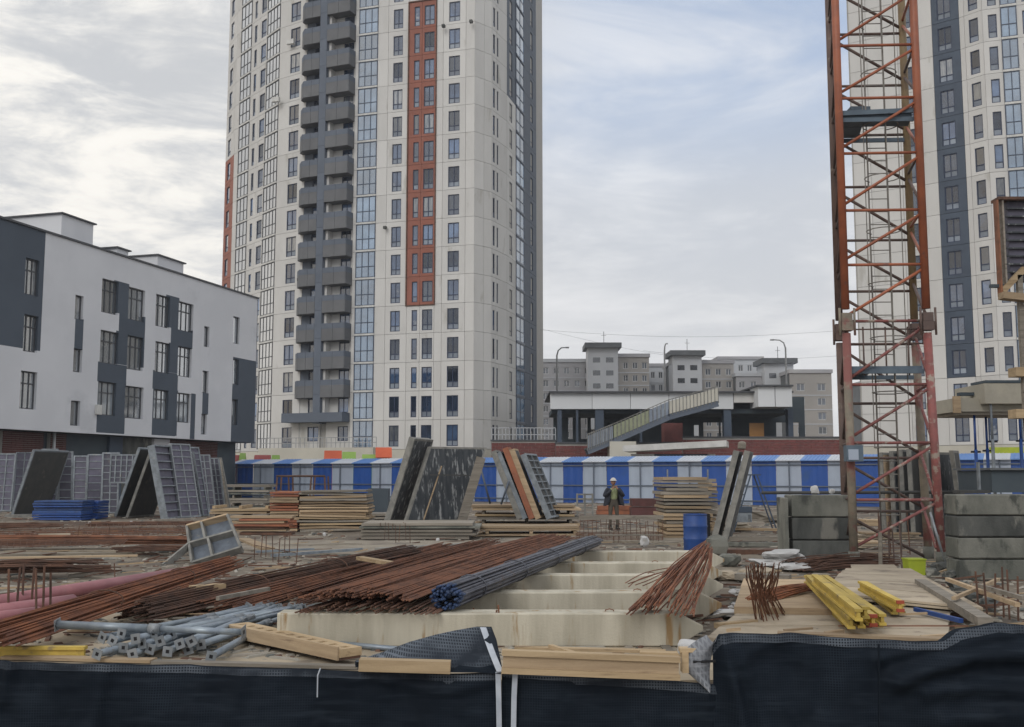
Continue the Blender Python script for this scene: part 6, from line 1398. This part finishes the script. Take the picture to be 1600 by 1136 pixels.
rows_ = [((-20, 896), (148, 892), .5, .10, .08, rust_d, 'reddish brown flat bar pile in front of the sandy strip'), ((-20, 886), (120, 884), .3, .06, .22, rust_d, 'thin dark steel strip on the reddish bar pile'),
    ((-20, 872), (215, 868), .14, .03, .30, wood, 'long thin lath resting along the rusty mesh'), ((20, 862), (220, 862), .9, .10, .02, ply, 'pale sandy sheet lying beyond the rusty mesh, left'), ((-20, 852), (300, 850), .10, .06, .18, rust, 'long rust brown bar in front of the mesh stack'),
    ((-20, 843), (300, 844), .10, .05, .28, rust, 'second long rust brown bar over the mesh stack'), ((195, 862), (284, 860), .6, .12, .10, rust_d, 'dark brown steel slab behind the pink pipe'), ((225, 846), (300, 842), .3, .06, .16, wood_g, 'pale grey board near the tilted form box'),
    ((60, 836), (110, 835), .12, .06, .30, ply, 'small pale pink board on the dark mesh layer'), ((-20, 826), (70, 824), .4, .1, .3, rust_d, 'dark pile edge at the far left below the panels'), ((10, 806), (52, 806), .3, .12, .1, form_conc, 'pale kerb at the foot of the leftmost panels'),
    ((150, 822), (300, 820), .4, .12, .1, rust_d, 'dark low pile behind the mesh right of the blue stack'), ((240, 814), (300, 812), .3, .12, .05, wood_g, 'weathered beam at the foot of the tall A-pair'), ((425, 868), (565, 858), .10, .06, .06, galv, 'grey long tube lying beyond the starter cage'),
    ((400, 862), (490, 858), .10, .05, .05, galv, 'grey short tube lying beyond the starter cage'), ((440, 852), (565, 850), .12, .06, .05, wood_g, 'weathered board in front of the lath stack'), ((380, 842), (420, 858), .3, .06, .06, wood, 'brown board beside the tilted form box'),
    ((590, 858), (735, 850), .25, .06, .06, form_conc, 'pale grey board in front of the grey pallet stack'), ((640, 862), (725, 858), .2, .05, .05, ply, 'second pale board in front of the grey pallet stack'), ((562, 872), (640, 885), .14, .06, .36, wood_l, 'yellow board lying across the rebar bundles'),
    ((300, 920), (348, 916), .18, .08, .28, wood_l, 'small pale block between the red and dark rebar bundles'), ((340, 935), (420, 920), .05, .05, .3, wood_g, 'thin stick beside the dark rebar bundle'), ((460, 938), (560, 930), .06, .05, .34, wood_g, 'grey stick under the upper rebar layer, left'),
    ((930, 836), (1035, 836), .06, .03, .45, wood_g, 'pale rail on the starter bars before the worker'), ((905, 809), (1036, 808), .10, .11, .66, wood_g, 'pale plank at knee height in front of the worker')]
for p0, p1, w_, h_, z, m_, lb in rows_:
    if m_ in (rust, rust_d) and p1[0] - p0[0] > 80:
        rods(lb.replace('strip', 'bars').replace('slab', 'bar heap').replace(' bar in', ' bar bundle in').replace('bar over', 'bar bundle over'), gr(*p0, z), gr(*p1, z), 40, max(.35, w_ * 1.6), max(.35, w_ * 1.6), max(.10, h_), .011, m_, seed=int(p0[1]) + int(p1[0]), ends=.35, wob=.09); continue
    beamobj('timber_board' if m_ in (wood, wood_g, wood_l, wood_o, ply) else 'steel_strip', lb, 'board' if m_ in (wood, wood_g, wood_l, wood_o, ply) else 'strip', gr(*p0, z), gr(*p1, z), w_, h_, m_)
lump('plastic_bag', 'small white and blue bag on the far end of the piles', 'bag', gr(1007, 853, .3), .10, .09, .11, bag_m, 51, .5)
for i, (px, py, lb) in enumerate(((140, 820, 'small white cap on the dark mesh, left'), (205, 819, 'small white cap on the dark mesh, right'), (684, 847, 'small white cup before the grey pallet stack'), (507, 838, 'small white cup before the lath stack'))):
    lump('paper_cup', lb, 'cup', gr(px, py, .1 if i < 2 else 0), .05, .05, .06, bag_m, 60 + i, .2)

# countless small debris over the site
def debris():
    gg = random.Random(99); mb = MB()
    for i in range(8500):
        py = 786 + (1030 - 786) * gg.random() ** 1.4; px = gg.uniform(-300, 1950); p = gr(px, py); s_ = gg.uniform(.012, .05) * (1 + p.y / 60)
        if p.y < 9.75: continue
        a = gg.uniform(0, 6.28); l = s_ * gg.choice((1, 1, 1.5, 4)); w2 = s_ * .6; h = s_ * .5; c, s2 = math.cos(a), math.sin(a)
        mb.cm = gg.choice((0, 0, 1, 2, 3))
        def rt(x, y, z): return (p.x + x * c - y * s2, p.y + x * s2 + y * c, p.z + z - .01)
        mb.hexa([rt(-l, -w2, 0), rt(l, -w2, 0), rt(l, w2, 0), rt(-l, w2, 0), rt(-l * .8, -w2 * .7, h), rt(l * .7, -w2 * .8, h), rt(l * .8, w2 * .6, h), rt(-l * .7, w2 * .8, h)])
    stuff(mb.obj('debris', [cement_face, wood_g, wet_conc, rust_d]))
    mb = MB()
    for i in range(900):                       # odd sticks and wire ends
        py = 800 + 190 * gg.random() ** 1.2; px = gg.uniform(-40, 1640); p = gr(px, py, .03); a = gg.gauss(0, .5); l = gg.uniform(.15, .9)
        mb.cm = gg.choice((0, 0, 1, 2)); mb.beam(p, p + Vector((math.cos(a) * l, math.sin(a) * l, gg.uniform(0, .08))), gg.uniform(.01, .05), gg.uniform(.008, .03))
    stuff(mb.obj('sticks_and_wire', [rust_d, wood_g, wood]))
debris()

# ------------------------------------------------------------------ the worker
def skin_obj(name, chains, m_, parent, sub=2, root=0):
    me = bpy.data.meshes.new(name); vs = []; es = []; rs = []
    idx = {}
    for ch in chains:
        prev = None
        for (p, r) in ch:
            key = tuple(round(x, 4) for x in p)
            if key not in idx: idx[key] = len(vs); vs.append(p); rs.append(r)
            if prev is not None and prev != idx[key]: es.append((prev, idx[key]))
            prev = idx[key]
    me.from_pydata(vs, es, []); me.materials.append(m_); o = inst(name, me, parent)
    md = o.modifiers.new('skin', 'SKIN'); md.use_smooth_shade = True
    for i, r in enumerate(rs):
        sv = me.skin_vertices[0].data[i]; sv.radius = (r if isinstance(r, tuple) else (r, r)); sv.use_root = (i == root)
    s_ = o.modifiers.new('sub', 'SUBSURF'); s_.levels = sub; s_.render_levels = sub; return o
def worker():
    p = gr(959, 828); t = thing('person', 'worker in white helmet and open dark jacket, both hands raised to the chin', 'person', (p.x, p.y, 0))
    V = lambda x, y, z: (x, y, z)
    pel, ch = V(0, 0, .92), V(0, -.005, 1.36)
    body = skin_obj('body', [
        [(pel, (.145, .105)), (V(0, 0, 1.08), (.135, .10)), (V(0, 0, 1.22), (.155, .11)), (ch, (.15, .10)), (V(0, -.005, 1.44), .06), (V(0, -.01, 1.50), .052)],
        [(pel, .14), (V(-.095, 0, .86), .095), (V(-.115, -.01, .48), .065), (V(-.12, .015, .10), .045), (V(-.125, -.10, .04), .04)],
        [(pel, .14), (V(.095, 0, .86), .095), (V(.12, -.01, .48), .065), (V(.13, .015, .10), .045), (V(.14, -.10, .04), .04)]], trouser_m, t)
    skin_obj('vest', [[(V(0, -.012, .98), (.15, .115)), (V(0, -.012, 1.1), (.145, .11)), (V(0, -.012, 1.24), (.165, .118)), (V(0, -.01, 1.37), (.15, .10)), (V(0, -.01, 1.42), (.08, .07))]], vest_m, t)
    for s_ in (-1, 1):
        skin_obj('jacket_sleeve', [[(V(s_ * .15, 0, 1.40), .075), (V(s_ * .22, .0, 1.33), .078), (V(s_ * .34, -.06, 1.12), .07), (V(s_ * .22, -.20, 1.24), .055), (V(s_ * .12, -.23, 1.34), .045)]], jacket_m, t)
        mb = MB(); A = [(s_ * .10, -.13, 1.40), (s_ * .20, -.10, 1.42), (s_ * .24, .10, 1.40), (s_ * .05, .15, 1.42)]; B = [(s_ * .13, -.16, 1.12), (s_ * .30, -.10, 1.12), (s_ * .30, .12, 1.12), (s_ * .05, .17, 1.12)]; D = [(s_ * .18, -.15, .80), (s_ * .40, -.07, .78), (s_ * .34, .14, .80), (s_ * .05, .18, .80)]
        mb.add(A + B + D, [(0, 1, 5, 4), (1, 2, 6, 5), (2, 3, 7, 6), (4, 5, 9, 8), (5, 6, 10, 9), (6, 7, 11, 10)], True); j = mb.obj('jacket_side', jacket_m, t)
        so = j.modifiers.new('solid', 'SOLIDIFY'); so.thickness = .03; sb = j.modifiers.new('sub', 'SUBSURF'); sb.levels = sb.render_levels = 2
        hand = V(s_ * .065, -.225, 1.40)
        chains = [[(V(s_ * .11, -.228, 1.35), .026), (hand, (.032, .02))]]
        for k in range(4):
            bx = s_ * (.075 - .018 * k); l = (.030, .036, .034, .028)[k]
            chains.append([(hand, .02), (V(bx, -.232, 1.435), .0095), (V(bx - s_ * .012, -.235 - .01, 1.435 + l * .7), .0088), (V(bx - s_ * .02, -.222, 1.435 + l), .008)])
        chains.append([(hand, .02), (V(s_ * .035, -.235, 1.40), .010), (V(s_ * .02, -.232, 1.425), .009)])
        skin_obj('hand', chains, skin_m, t, 1)
        mb = MB(); mb.box(s_ * .125 - .05, s_ * .125 + .05, -.17, .08, 0, .075); mb.box(s_ * .125 - .045, s_ * .125 + .045, -.05, .08, .076, .17); mb.obj('boot', boot_m, t)
    # head
    bm = bmesh.new(); bmesh.ops.create_uvsphere(bm, u_segments=24, v_segments=16, radius=1)
    for v in bm.verts:
        x, y, z = v.co; k = 1 - .22 * max(0, -z) ** 1.5
        nose = .24 * math.exp(-((x / .16) ** 2 + ((z + .08) / .22) ** 2)) if y < 0 else 0; eye = .07 * math.exp(-(((abs(x) - .38) / .16) ** 2 + ((z - .08) / .12) ** 2)) if y < 0 else 0; mo = .05 * math.exp(-((x / .28) ** 2 + ((z + .48) / .07) ** 2)) if y < 0 else 0
        v.co = Vector((x * .078 * k, y * .096 * k - (nose - eye + mo) * .09, z * .118 + 1.60))
    me = bpy.data.meshes.new('head'); bm.to_mesh(me); bm.free(); me.materials.append(skin_m); me.polygons.foreach_set('use_smooth', [True] * len(me.polygons)); hd = inst('head', me, t)
    for s_ in (-1, 1):
        mb = MB(); mb.box(s_ * .08 - .008, s_ * .08 + .008, -.012, .018, 1.57, 1.63); mb.obj('ear', skin_m, hd); mb = MB(); mb.tube((s_ * .031, -.09, 1.61), (s_ * .031, -.097, 1.61), .010, 8); mb.obj('eye', boot_m, hd)
    mb = MB(); mb.box(-.022, .022, -.099, -.092, 1.538, 1.545); mb.obj('mouth', brick_m, hd); mb = MB(); mb.box(-.07, .07, .02, .097, 1.55, 1.66); mb.obj('hair', hair_m, hd)
    bm = bmesh.new(); bmesh.ops.create_uvsphere(bm, u_segments=24, v_segments=12, radius=1)
    bmesh.ops.delete(bm, geom=[v for v in bm.verts if v.co.z < -.01], context='VERTS')
    for v in bm.verts: r_ = 1.18 if v.co.z < .05 else 1; v.co = Vector((v.co.x * .10 * r_, (v.co.y * .122 - (.03 if v.co.z < .05 and v.co.y < 0 else 0)) * r_, v.co.z * .105 + 1.645))
    me = bpy.data.meshes.new('helmet'); bm.to_mesh(me); bm.free(); me.materials.append(helmet_m); me.polygons.foreach_set('use_smooth', [True] * len(me.polygons)); inst('helmet', me, t); t.rotation_euler = (0, 0, R(9))
worker()

# ------------------------------------------------------------------ thin evening haze
hm = bpy.data.materials.new('haze'); hm.use_nodes = True; ht = hm.node_tree; ht.nodes.remove(ht.nodes['Principled BSDF'])
pv = ht.nodes.new('ShaderNodeVolumePrincipled'); pv.inputs['Color'].default_value = (.86, .90, .97, 1); pv.inputs['Density'].default_value = .0004; pv.inputs['Anisotropy'].default_value = .2
ht.links.new(pv.outputs[0], ht.nodes['Material Output'].inputs['Volume'])
mb = MB(); mb.box(-320, 320, -70, 460, -2.0, 90); hz = stuff(mb.obj('haze', hm))
